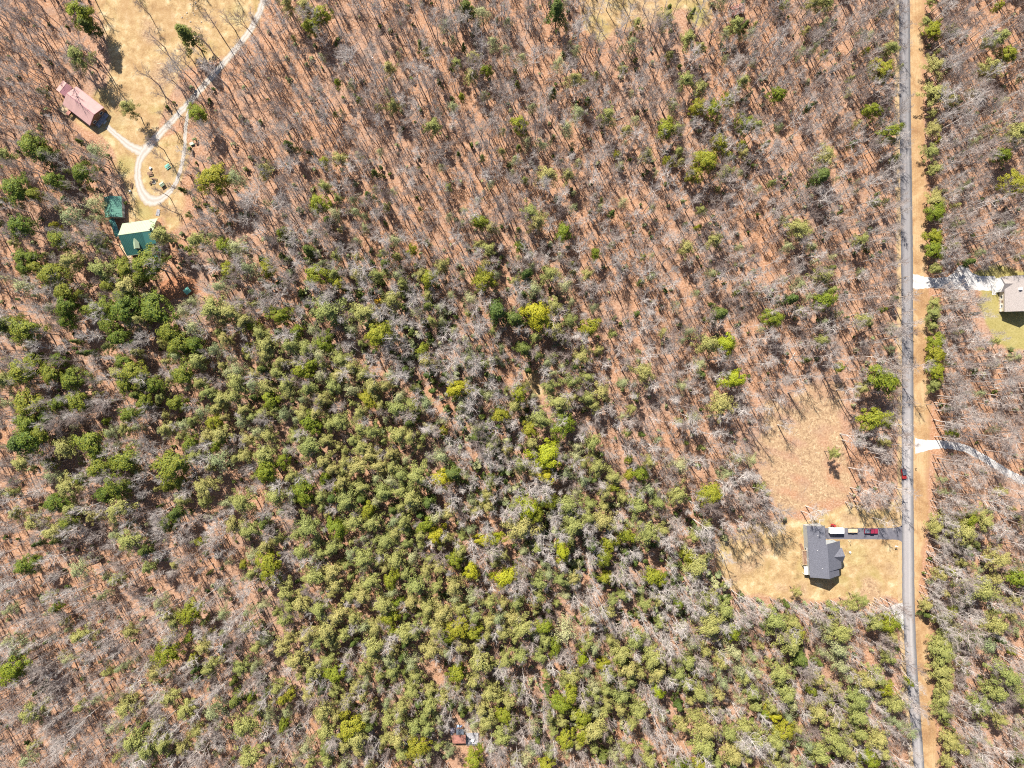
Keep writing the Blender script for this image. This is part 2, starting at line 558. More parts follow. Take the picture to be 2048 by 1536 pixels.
ROAD_L = [(-60, 1797), (0, 1798), (250, 1799), (512, 1802), (768, 1804), (960, 1803), (1100, 1804), (1190, 1804.5), (1290, 1809), (1390, 1816), (1536, 1828), (1600, 1834)]
ROAD_R = [(-60, 1819), (0, 1819.5), (250, 1822), (512, 1826), (768, 1827), (960, 1827), (1100, 1828), (1190, 1829), (1290, 1832), (1390, 1838), (1536, 1849), (1600, 1855)]
VERGE_R = [(-60, 1851), (0, 1851), (250, 1849), (400, 1856), (512, 1858), (768, 1862), (880, 1862), (910, 1862), (960, 1857), (1024, 1858), (1090, 1850), (1180, 1838),
           (1225, 1846), (1255, 1866), (1300, 1864), (1380, 1866), (1536, 1882), (1600, 1888)]


def interp(tab, y):
    t = np.asarray(tab, float)
    return np.interp(y, t[:, 0], t[:, 1])


NW_DRIVE = [(536, -30, 14), (527, 0, 14), (517, 30, 14), (500, 62, 14), (470, 100, 14), (432, 144, 14), (400, 180, 14), (370, 214, 14), (340, 246, 14), (312, 276, 17), (290, 300, 23),
            (277, 322, 14), (274, 350, 14), (280, 378, 17), (293, 400, 27), (312, 404, 22), (332, 392, 13), (352, 368, 9), (364, 330, 8), (370, 290, 8), (371, 250, 8), (380, 214, 8)]
NW_SPUR = [(211, 250, 11), (226, 264, 12), (244, 280, 14), (262, 294, 18), (286, 304, 24)]
E_DRIVE = [(1826, 892, 33), (1838, 892, 28), (1852, 891, 21), (1875, 888, 16), (1905, 890, 16), (1935, 898, 14), (1962, 913, 14), (1990, 930, 14), (2018, 948, 14), (2046, 961, 14), (2090, 976, 14)]
E_PAD = [(1826, 549), (1834, 549), (1846, 553), (1866, 556), (1896, 554), (1906, 546), (1918, 532), (1932, 530), (1944, 546), (1962, 553), (1990, 552), (1992, 582), (1940, 580),
         (1900, 578), (1868, 575), (1846, 577), (1834, 579), (1826, 577)]
SE_PAD = [(1650, 1056), (1785, 1056), (1797, 1054), (1806, 1050), (1806, 1085), (1797, 1080), (1785, 1079), (1650, 1078)]
SE_GRAVEL = [(1806, 1206), (1808, 1262), (1799, 1250), (1788, 1232), (1776, 1216), (1790, 1208)]

# large sheet to the horizon, fine in the middle
fx = np.concatenate([[-4500, -2200, -1100, -600, -380], np.arange(-290, 290.1, 1.25), [380, 600, 1100, 2200, 4500]])
fy = np.concatenate([[-4500, -2200, -1100, -600, -320], np.arange(-230, 230.1, 1.25), [320, 600, 1100, 2200, 4500]])
GX, GY = np.meshgrid(fx, fy)
PX, PY = GX / S + 1024, 768 - GY / S


def soft(d, w):
    return np.clip(0.5 + d / (2 * w), 0, 1)


def wig(x, y, sc, seed):
    r = np.random.default_rng(seed)
    v = 0
    for k in range(6):
        a = r.uniform(0, 6.28)
        f = sc * r.uniform(0.6, 2.2)
        v = v + np.sin((x * math.cos(a) + y * math.sin(a)) * f + r.uniform(0, 6.28))
    return v / 3


wg = wig(PX, PY, 0.06, 3) * 9
grass_zones = {'field': NW_FIELD, 'lawn': SE_LAWN, 'north_clearing': N_CLEAR}
a_grass = np.zeros(PX.shape)
for pz in (NW_FIELD, SE_LAWN, N_CLEAR, E_LAWN, MID_GAP):
    a_grass = np.maximum(a_grass, soft(sdist(pz, PX, PY) + wg * 0.7, 12))
a_rough = soft(sdist(CLEARING, PX, PY) + wg, 18) * 0.85
for pz in (CABIN_YARD,):
    a_rough = np.maximum(a_rough, 0.5 * soft(sdist(pz, PX, PY), 12))
for cx, cy, rr, am in ((1745, 1178, 44, .9), (1775, 1140, 26, .8), (1500, 1128, 34, .8), (1530, 1100, 24, .8), (1560, 1165, 28, .7), (1470, 1150, 22, .7), (1605, 1180, 24, .8), (1700, 1040, 26, .7),
                       (335, 160, 50, .9), (305, 65, 34, .8), (365, 225, 40, .9), (262, 120, 30, .6), (420, 60, 40, .7), (240, 235, 24, .6), (1280, 20, 50, .8), (350, 420, 26, .9), (330, 350, 24, .7)):
    a_rough = np.maximum(a_rough, am * np.clip(1.3 - np.hypot(PX - cx, PY - cy) / rr + wg * 0.03, 0, 1))
a_rough = a_rough * np.clip(0.8 + 0.3 * wig(PX, PY, 0.09, 8), 0.3, 1)
a_green = soft(sdist(E_LAWN, PX, PY) + wg * 0.5, 10)
for cx, cy, rr, am in ((1712, 1110, 42, .5), (1680, 1150, 30, .5), (1640, 1035, 36, .5), (1760, 1030, 40, .4), (1612, 1062, 12, .9), (250, 330, 34, .6), (300, 360, 26, .5), (220, 250, 60, .45), (200, 200, 40, .5), (290, 425, 30, .6), (470, 30, 40, .5), (1395, 30, 26, .8), (1700, 1185, 40, .3)):
    a_green = np.maximum(a_green, am * np.clip(1.4 - np.hypot(PX - cx, PY - cy) / rr, 0, 1))
ny, nx = PX.shape
idx = np.arange(ny * nx).reshape(ny, nx)
quads = np.stack([idx[:-1, :-1], idx[:-1, 1:], idx[1:, 1:], idx[1:, :-1]], -1).reshape(-1, 4)


def soil_sheet(name, sel, dz):
    q = quads[sel]
    used, inv = np.unique(q, return_inverse=True)
    me = mesh_from(name, np.stack([GX.ravel()[used], GY.ravel()[used], np.full(len(used), dz)], -1), inv.reshape(-1, 4), M['soil'])
    fattr(me, "grass", a_grass.ravel()[used])
    fattr(me, "rough", a_rough.ravel()[used])
    fattr(me, "green", a_green.ravel()[used])
    return tag(link(name, me), kind='structure')


soil_sheet("ground", np.ones(len(quads), bool), 0.0)
for nm, pz in (("dry_grass_field", NW_FIELD), ("lawn", SE_LAWN), ("forest_clearing", CLEARING), ("green_lawn", E_LAWN), ("grassy_clearing", N_CLEAR)):
    zz = sdist(pz, PX, PY) > -4
    soil_sheet(nm, (zz[:-1, :-1] & zz[1:, 1:] & zz[1:, :-1] & zz[:-1, 1:]).ravel(), 0.004)


def strip_between(name, tabL, tabR, mat, z, y0, y1, step=6, n=8, jl=0.0, jr=0.0):
    ys = np.arange(y0, y1 + 1, step, float)
    r = np.random.default_rng(len(name))
    l = interp(tabL, ys) + r.normal(0, 1, len(ys)) * jl
    rr = interp(tabR, ys) + r.normal(0, 1, len(ys)) * jr
    V, U, WE = [], [], []
    for yy, a, b in zip(ys, l, rr):
        we = float(np.interp(yy, [0, 380, 430, 700, 840, 900, 1010, 1100, 1300, 1330, 1600], [0.12, 0.05, 0.25, 0.2, 0.55, 1.0, 0.85, 0.7, 0.85, 0.55, 0.75]))
        for k in range(n + 1):
            p = W(a + (b - a) * k / n, yy)
            V.append((p[0], p[1], z))
            U.append(k / n)
            WE.append(we)
    m = len(ys)
    ii = np.arange(m * (n + 1)).reshape(m, n + 1)
    q = np.stack([ii[:-1, :-1], ii[1:, :-1], ii[1:, 1:], ii[:-1, 1:]], -1).reshape(-1, 4)
    me = mesh_from(name, V, q, mat)
    fattr(me, "across", U)
    fattr(me, "wear", WE)
    return tag(link(name, me), kind='structure')


def ribbon(name, pts, mat, z, jit=0.6):
    pts = np.asarray(pts, float)
    d = np.concatenate([[0], np.cumsum(np.hypot(*np.diff(pts[:, :2], axis=0).T))])
    t = np.arange(0, d[-1], 3.0)
    # smooth (Catmull-like) resampling
    x, y, w = (np.interp(t, d, pts[:, i]) for i in range(3))
    ker = np.ones(7) / 7
    for _ in range(2):
        for arr in (x, y, w):
            pad = np.concatenate([np.full(3, arr[0]), arr, np.full(3, arr[-1])])
            arr[:] = np.convolve(pad, ker, 'valid')
    tx, ty = np.gradient(x), np.gradient(y)
    ln = np.hypot(tx, ty) + 1e-6
    nx_, ny_ = -ty / ln, tx / ln
    r = np.random.default_rng(11)
    V, U = [], []
    n = 6
    jl = r.normal(0, jit, len(t))
    jr = r.normal(0, jit, len(t))
    for i in range(len(t)):
        for k in range(n + 1):
            o = -(w[i] / 2 + jl[i]) + (w[i] + jl[i] + jr[i]) * k / n
            p = W(x[i] + nx_[i] * o, y[i] + ny_[i] * o)
            V.append((p[0], p[1], z))
            U.append(k / n)
    m = len(t)
    ii = np.arange(m * (n + 1)).reshape(m, n + 1)
    q = np.stack([ii[:-1, :-1], ii[:-1, 1:], ii[1:, 1:], ii[1:, :-1]], -1).reshape(-1, 4)
    me = mesh_from(name, V, q, mat)
    fattr(me, "across", U)
    return tag(link(name, me), kind='structure')


def pad(name, poly, mat, z, jit=0.5):
    poly = np.asarray(poly, float)
    r = np.random.default_rng(5)
    out = []
    for i in range(len(poly)):
        a, b = poly[i], poly[(i + 1) % len(poly)]
        k = max(1, int(np.hypot(*(b - a)) / 4))
        for j in range(k):
            p = a + (b - a) * j / k + r.normal(0, jit, 2)
            q = W(*p)
            out.append((q[0], q[1], z))
    bm = bmesh.new()
    f = bm.faces.new([bm.verts.new(v) for v in out])
    bmesh.ops.triangulate(bm, faces=[f])
    bmesh.ops.recalc_face_normals(bm, faces=bm.faces)
    for f in bm.faces:
        if f.normal.z < 0:
            f.normal_flip()
    me = bpy.data.meshes.new(name)
    bm.to_mesh(me)
    bm.free()
    me.materials.append(mat)
    return tag(link(name, me), kind='structure')


shl = [(y, x - 1.0) for y, x in ROAD_L]
shr = [(y, x + 1.0) for y, x in ROAD_R]
strip_between("road", ROAD_L, ROAD_R, M['road'], 0.028, -60, 1598, 6, 10, 0.25, 0.2)
strip_between("grass_verge", [(y, x - 2) for y, x in ROAD_R], VERGE_R, M['verge'], 0.012, -60, 1598, 4, 4, 0, 1.3)
strip_between("roadside_strip", [(y, x - 9) for y, x in ROAD_L], [(y, x + 2) for y, x in ROAD_L], M['verge_edge'], 0.016, -60, 1598, 4, 2, 1.4, 0)
ribbon("gravel_driveway", [(a_, b_, c_) for a_, b_, c_ in NW_DRIVE], M['gravel_tan'], 0.012)
ribbon("gravel_path", NW_SPUR, M['gravel_tan'], 0.016)
ribbon("white_gravel_driveway", E_DRIVE, M['gravel'], 0.034)
pad("gravel_drive_entrance", E_PAD, M['gravel'], 0.038)
pad("asphalt_driveway", SE_PAD, M['drive'], 0.020, 0.15)
pad("gravel_patch", SE_GRAVEL, M['gravel'], 0.020)
pad("red_clay_patch", CLAY, M['clay'], 0.010, 1.2)

# ------------------------------------------------------------------ tree shapes
def tubes(segs, sides):
    a = np.array([s[0] for s in segs], float)
    b = np.array([s[1] for s in segs], float)
    r0 = np.array([s[2] for s in segs], float)
    r1 = np.array([s[3] for s in segs], float)
    d = b - a
    d /= np.linalg.norm(d, axis=1, keepdims=True) + 1e-9
    ref = np.where(np.abs(d[:, 2:3]) > 0.9, np.array([[1.0, 0, 0]]), np.array([[0, 0, 1.0]]))
    u = np.cross(d, ref)
    u /= np.linalg.norm(u, axis=1, keepdims=True) + 1e-9
    v = np.cross(d, u)
    n = len(segs)
    th = np.arange(sides) * 2 * math.pi / sides
    ring = np.cos(th)[None, :, None] * u[:, None, :] + np.sin(th)[None, :, None] * v[:, None, :]
    V = np.concatenate([a[:, None, :] + ring * r0[:, None, None], b[:, None, :] + ring * r1[:, None, None]], 1)
    base = (np.arange(n) * 2 * sides)[:, None]
    i = np.arange(sides)[None, :]
    j = (i + 1) % sides
    F = np.stack([base + i, base + j, base + sides + j, base + sides + i], -1).reshape(-1, 4)
    return V.reshape(-1, 3), F


def unit(v):
    return v / (np.linalg.norm(v) + 1e-9)


def bare_shape(seed, h, R, nl=15, fork=False, dense=1.0):
    r = np.random.default_rng(seed)
    trunk, limb, fine = [], [], []
    leaders = []
    if fork:
        zf = h * r.uniform(0.25, 0.4)
        az = r.uniform(0, 6.28)
        trunk.append((np.zeros(3), np.array([0, 0, zf]), 0.27, 0.21))
        for sgn in (1, -1):
            leaders.append((np.array([0, 0, zf]), np.array([math.cos(az), math.sin(az), 0]) * sgn * 0.22 + np.array([0, 0, 1]), h * r.uniform(0.86, 0.97) - zf, 0.17))
    else:
        leaders.append((np.zeros(3), np.array([0, 0, 1.0]), h * 0.93, 0.25))
    for (p, d, ln, rad) in leaders:
        pts = [p]
        k = 6
        dd = unit(d)
        for i in range(k):
            dd = unit(dd + r.normal(0, 0.045, 3) + np.array([0, 0, 0.05]))
            pts.append(pts[-1] + dd * ln / k)
        rr = [rad * (1 - 0.82 * (i / k) ** 1.1) for i in range(k + 1)]
        for i in range(k):
            trunk.append((pts[i], pts[i + 1], rr[i], rr[i + 1]))
        m = nl if not fork else int(nl * 0.62)
        t0 = 0.42 if not fork else 0.3
        for i in range(m):
            t = t0 + (0.98 - t0) * ((i + r.uniform(0, 0.8)) / m)
            q = t * k
            b = int(min(q, k - 1e-6))
            base = pts[b] + (pts[b + 1] - pts[b]) * (q - b)
            az = i * 2.4 + r.uniform(-0.5, 0.5)
            el = math.radians(r.uniform(22, 50) + 25 * max(0, t - 0.6) / 0.4)
            L = R * r.uniform(0.75, 1.2) * (1.12 - 0.6 * (t - t0) / (1 - t0)) * (0.75 if t < t0 + 0.08 else 1)
            dv = np.array([math.cos(az) * math.cos(el), math.sin(az) * math.cos(el), math.sin(el)])
            lp = [base]
            for s in range(3):
                dv = unit(dv + r.normal(0, 0.15, 3) + np.array([0, 0, 0.1]))
                lp.append(lp[-1] + dv * L / 3)
            lr = [0.08, 0.062, 0.046, 0.03]
            for s in range(3):
                limb.append((lp[s], lp[s + 1], lr[s], lr[s + 1]))
            nb = int(round(6 * dense))
            for j in range(nb):
                tt = r.uniform(0.25, 1.0) * 3
                bb = int(min(tt, 2.999))
                bp = lp[bb] + (lp[bb + 1] - lp[bb]) * (tt - bb)
                bd = unit(unit(lp[bb + 1] - lp[bb]) + r.normal(0, 0.6, 3) + np.array([0, 0, 0.15]))
                bl = L * r.uniform(0.28, 0.5)
                mid = bp + bd * bl * 0.5
                bd2 = unit(bd + r.normal(0, 0.25, 3) + np.array([0, 0, 0.12]))
                end = mid + bd2 * bl * 0.5
                limb.append((bp, mid, 0.034, 0.026))
                limb.append((mid, end, 0.026, 0.017))
                for w in range(int(round(7 * dense))):
                    s = r.uniform(0.15, 1)
                    tp = bp + (mid - bp) * (s * 2) if s < 0.5 else mid + (end - mid) * (s * 2 - 1)
                    td = unit(bd2 + r.normal(0, 0.65, 3) + np.array([0, 0, 0.1]))
                    tl = r.uniform(0.6, 1.5)
                    fine.append((tp, tp + td * tl, 0.012, 0.007))
    return tubes(trunk, 6), tubes(limb, 4), tubes(fine, 3)


def leaf_tris(r, centers, nrm, size, aspect=0.42):
    n = len(centers)
    ref = r.normal(0, 1, (n, 3))
    u = np.cross(nrm, ref)
    u /= np.linalg.norm(u, axis=1, keepdims=True) + 1e-9
    v = np.cross(nrm, u)
    s = size[:, None] * r.uniform(0.7, 1.3, (n, 1))
    V = np.stack([centers + u * s * 0.6, centers - u * s * 0.45 + v * s * aspect, centers - u * s * 0.45 - v * s * aspect], 1).reshape(-1, 3)
    F = np.arange(3 * n).reshape(-1, 3)
    return V, F


def evergreen_shape(seed, h, R, form):
    """form: round (dense, rounded), pine (irregular layered), wispy (open), cone (dark hemlock), bush"""
    r = np.random.default_rng(seed)
    P = dict(round=(84, 86, 0.36, 0.82, 0.31), pine=(69, 76, 0.40, 0.84, 0.30), wispy=(54, 44, 0.34, 0.95, 0.26), cone=(76, 52, 0.22, 0.70, 0.35), bush=(60, 36, 0.05, 0.5, 0.30))[form]
    ncl, nlf, z0, pr, ls = P
    trunk = []
    pts = [np.zeros(3)]
    k = 5
    for i in range(k):
        pts.append(np.array([*(pts[-1][:2] + r.normal(0, 0.12, 2)), h * 0.95 * (i + 1) / k]))
    rr = [0.24 * (1 - 0.85 * i / k) for i in range(k + 1)]
    for i in range(k):
        trunk.append((pts[i], pts[i + 1], rr[i], rr[i + 1]))
    V, F, nv = [], [], 0
    lob = [(r.uniform(0, 6.28), r.uniform(0.1, 0.26), q) for q in (1, 2, 3, 5)]
    for c in range(ncl):
        t = r.uniform(0, 1) ** 0.75
        z = h * (z0 + (0.96 - z0) * t)
        if form == 'round':
            prof = math.sqrt(max(0.02, 1 - (max(0, t - 0.38) / 0.64) ** 2)) * (0.65 + 0.35 * min(1, t / 0.35))
        elif form == 'pine':
            prof = (1 - 0.75 * max(0, t - 0.45) / 0.55) * (0.7 + 0.3 * min(1, t / 0.3)) * r.uniform(0.7, 1.15)
        elif form == 'wispy':
            prof = (1 - 0.6 * max(0, t - 0.5) / 0.5) * r.uniform(0.6, 1.2)
        elif form == 'cone':
            prof = (1.03 - t) ** 0.85
        else:
            prof = math.sqrt(max(0.03, 1 - t * t)) * r.uniform(0.8, 1.1)
        az = r.uniform(0, 6.28)
        reach = r.uniform(0.12, 1.0) ** 0.55
        if form in ('pine', 'wispy'):
            kb, step = c // 3, c % 3
            rb = np.random.default_rng(seed * 97 + kb)
            t = min(0.99, (kb + rb.uniform(0, 0.9)) / (ncl / 3))
            z = h * (z0 + (0.96 - z0) * t + (0.015 * step if t < 0.85 else 0))
            prof = (1 - 0.78 * max(0, t - 0.35) / 0.65) * (0.75 + 0.25 * min(1, t / 0.25)) * rb.uniform(0.55, 1.3)
            az = kb * 2.399 + rb.uniform(-0.5, 0.5) + r.normal(0, 0.12)
            reach = (0.35, 0.68, 1.0)[step] * (1 if t < 0.9 else 0.5)
        prof *= 1 + sum(a * math.sin(q * az + p) for p, a, q in lob) * (0.9 if form in ('round', 'bush') else 0.45)
        rad = R * prof * reach
        b = min(int(t * k), k - 1)
        axis = pts[b][:2] * (1 - (t * k - b)) + pts[min(b + 1, k)][:2] * (t * k - b)
        ctr = np.array([axis[0] + math.cos(az) * rad, axis[1] + math.sin(az) * rad, z])
        if c % 4 == 0 and rad > 0.6:
            trunk.append((np.array([axis[0], axis[1], z - rad * 0.25]), ctr, 0.05, 0.02))
        g = r.normal(0, 1, (nlf, 3))
        g /= np.linalg.norm(g, axis=1, keepdims=True)
        rs = pr * r.uniform(0.75, 1.3) * (R / 4.2) ** 0.5
        off = g * (r.uniform(0.25, 1.0, (nlf, 1)) ** 0.4) * np.array([rs * 1.15, rs * 1.15, rs * 0.62])
        cd = ctr - np.array([axis[0], axis[1], h * (z0 * 0.45 + 0.5)])
        cd = cd / (np.linalg.norm(cd) + 1e-6) * (0.75 if form in ('round', 'bush') else 0.45)
        nn = g * 0.6 + cd + r.normal(0, 0.38, (nlf, 3)) + np.array([0, 0, 0.3])
        nn /= np.linalg.norm(nn, axis=1, keepdims=True)
        v, f = leaf_tris(r, ctr + off, nn, np.full(nlf, ls))
        V.append(v)
        F.append(f + nv)
        nv += len(v)
    return tubes(trunk, 5), (np.concatenate(V), np.concatenate(F))


def tri(f):
    return f if f.shape[1] == 3 else np.concatenate([f[:, [0, 1, 2]], f[:, [0, 2, 3]]])


def joined(name, pieces, mats):
    vs, fs, mi, n = [], [], [], 0
    for k, (v, f) in pieces:
        f = tri(f)
        vs.append(v)
        fs.append(f + n)
        mi.append(np.full(len(f), k))
        n += len(v)
    return mesh_from(name, np.concatenate(vs), np.concatenate(fs), mats, midx=np.concatenate(mi))


# nominal size of every shape is kept so that copies can be scaled to the tree wanted
BARE = []          # six crown shapes, then copies with other seeds
# (height, radius, {tint: (trunk mesh, crown mesh)})
for i, (h, R, nl, fk, dn) in enumerate([(20, 4.2, 15, False, 1.0), (22, 3.8, 16, False, 1.0), (18, 4.6, 14, True, 1.1), (21, 3.4, 14, False, 0.9), (19, 5.0, 17, True, 1.1), (17, 3.6, 13, False, 1.15), (23, 4.0, 18, False, 0.85), (16, 4.4, 12, True, 0.9), (20, 3.0, 15, False, 1.2), (18, 4.8, 13, False, 0.8)]):
    tk, lb, tw = bare_shape(100 + i, h, R, nl, fk, dn)
    dct = {}
    for tint in ('pale', 'grey', 'brown'):
        mt = M['bark_' + tint]
        dct[tint] = (mesh_from("bare_trunk", tk[0], tk[1], mt, True), joined("bare_crown", [(0, lb), (0, tw)], [mt]), joined("bare_whole", [(0, tk), (0, lb), (0, tw)], [mt]))
    BARE.append((h, R, dct))
EVER = {}
LEAFKIND = {'B': ('round', 'leaf_B'), 'G': ('round', 'leaf_G'), 'V': ('round', 'leaf_V'), 'O': ('pine', 'leaf_O'), 'S': ('wispy', 'leaf_S'), 'D': ('cone', 'leaf_D'), 'Y': ('bush', 'leaf_Y')}
NSH = {'B': 7, 'G': 6, 'V': 3, 'O': 9, 'S': 6, 'D': 3, 'Y': 1}
for kd, (form, lm) in LEAFKIND.items():
    EVER[kd] = []
    for i in range(NSH[kd]):
        h, R = {'round': (17, 4.1), 'pine': (18, 4.0), 'wispy': (15, 3.8), 'cone': (16, 3.7), 'bush': (4, 2.2)}[form]
        tk, cr = evergreen_shape(300 + i * 13 + ord(kd), h, R, form)
        EVER[kd].append((h, R, mesh_from("pine_trunk", tk[0], tk[1], M['pine_bark'], True), mesh_from("pine_crown", cr[0], cr[1], M[lm]),
                         joined("pine_whole", [(0, tk), (1, cr)], [M['pine_bark'], M[lm]])))

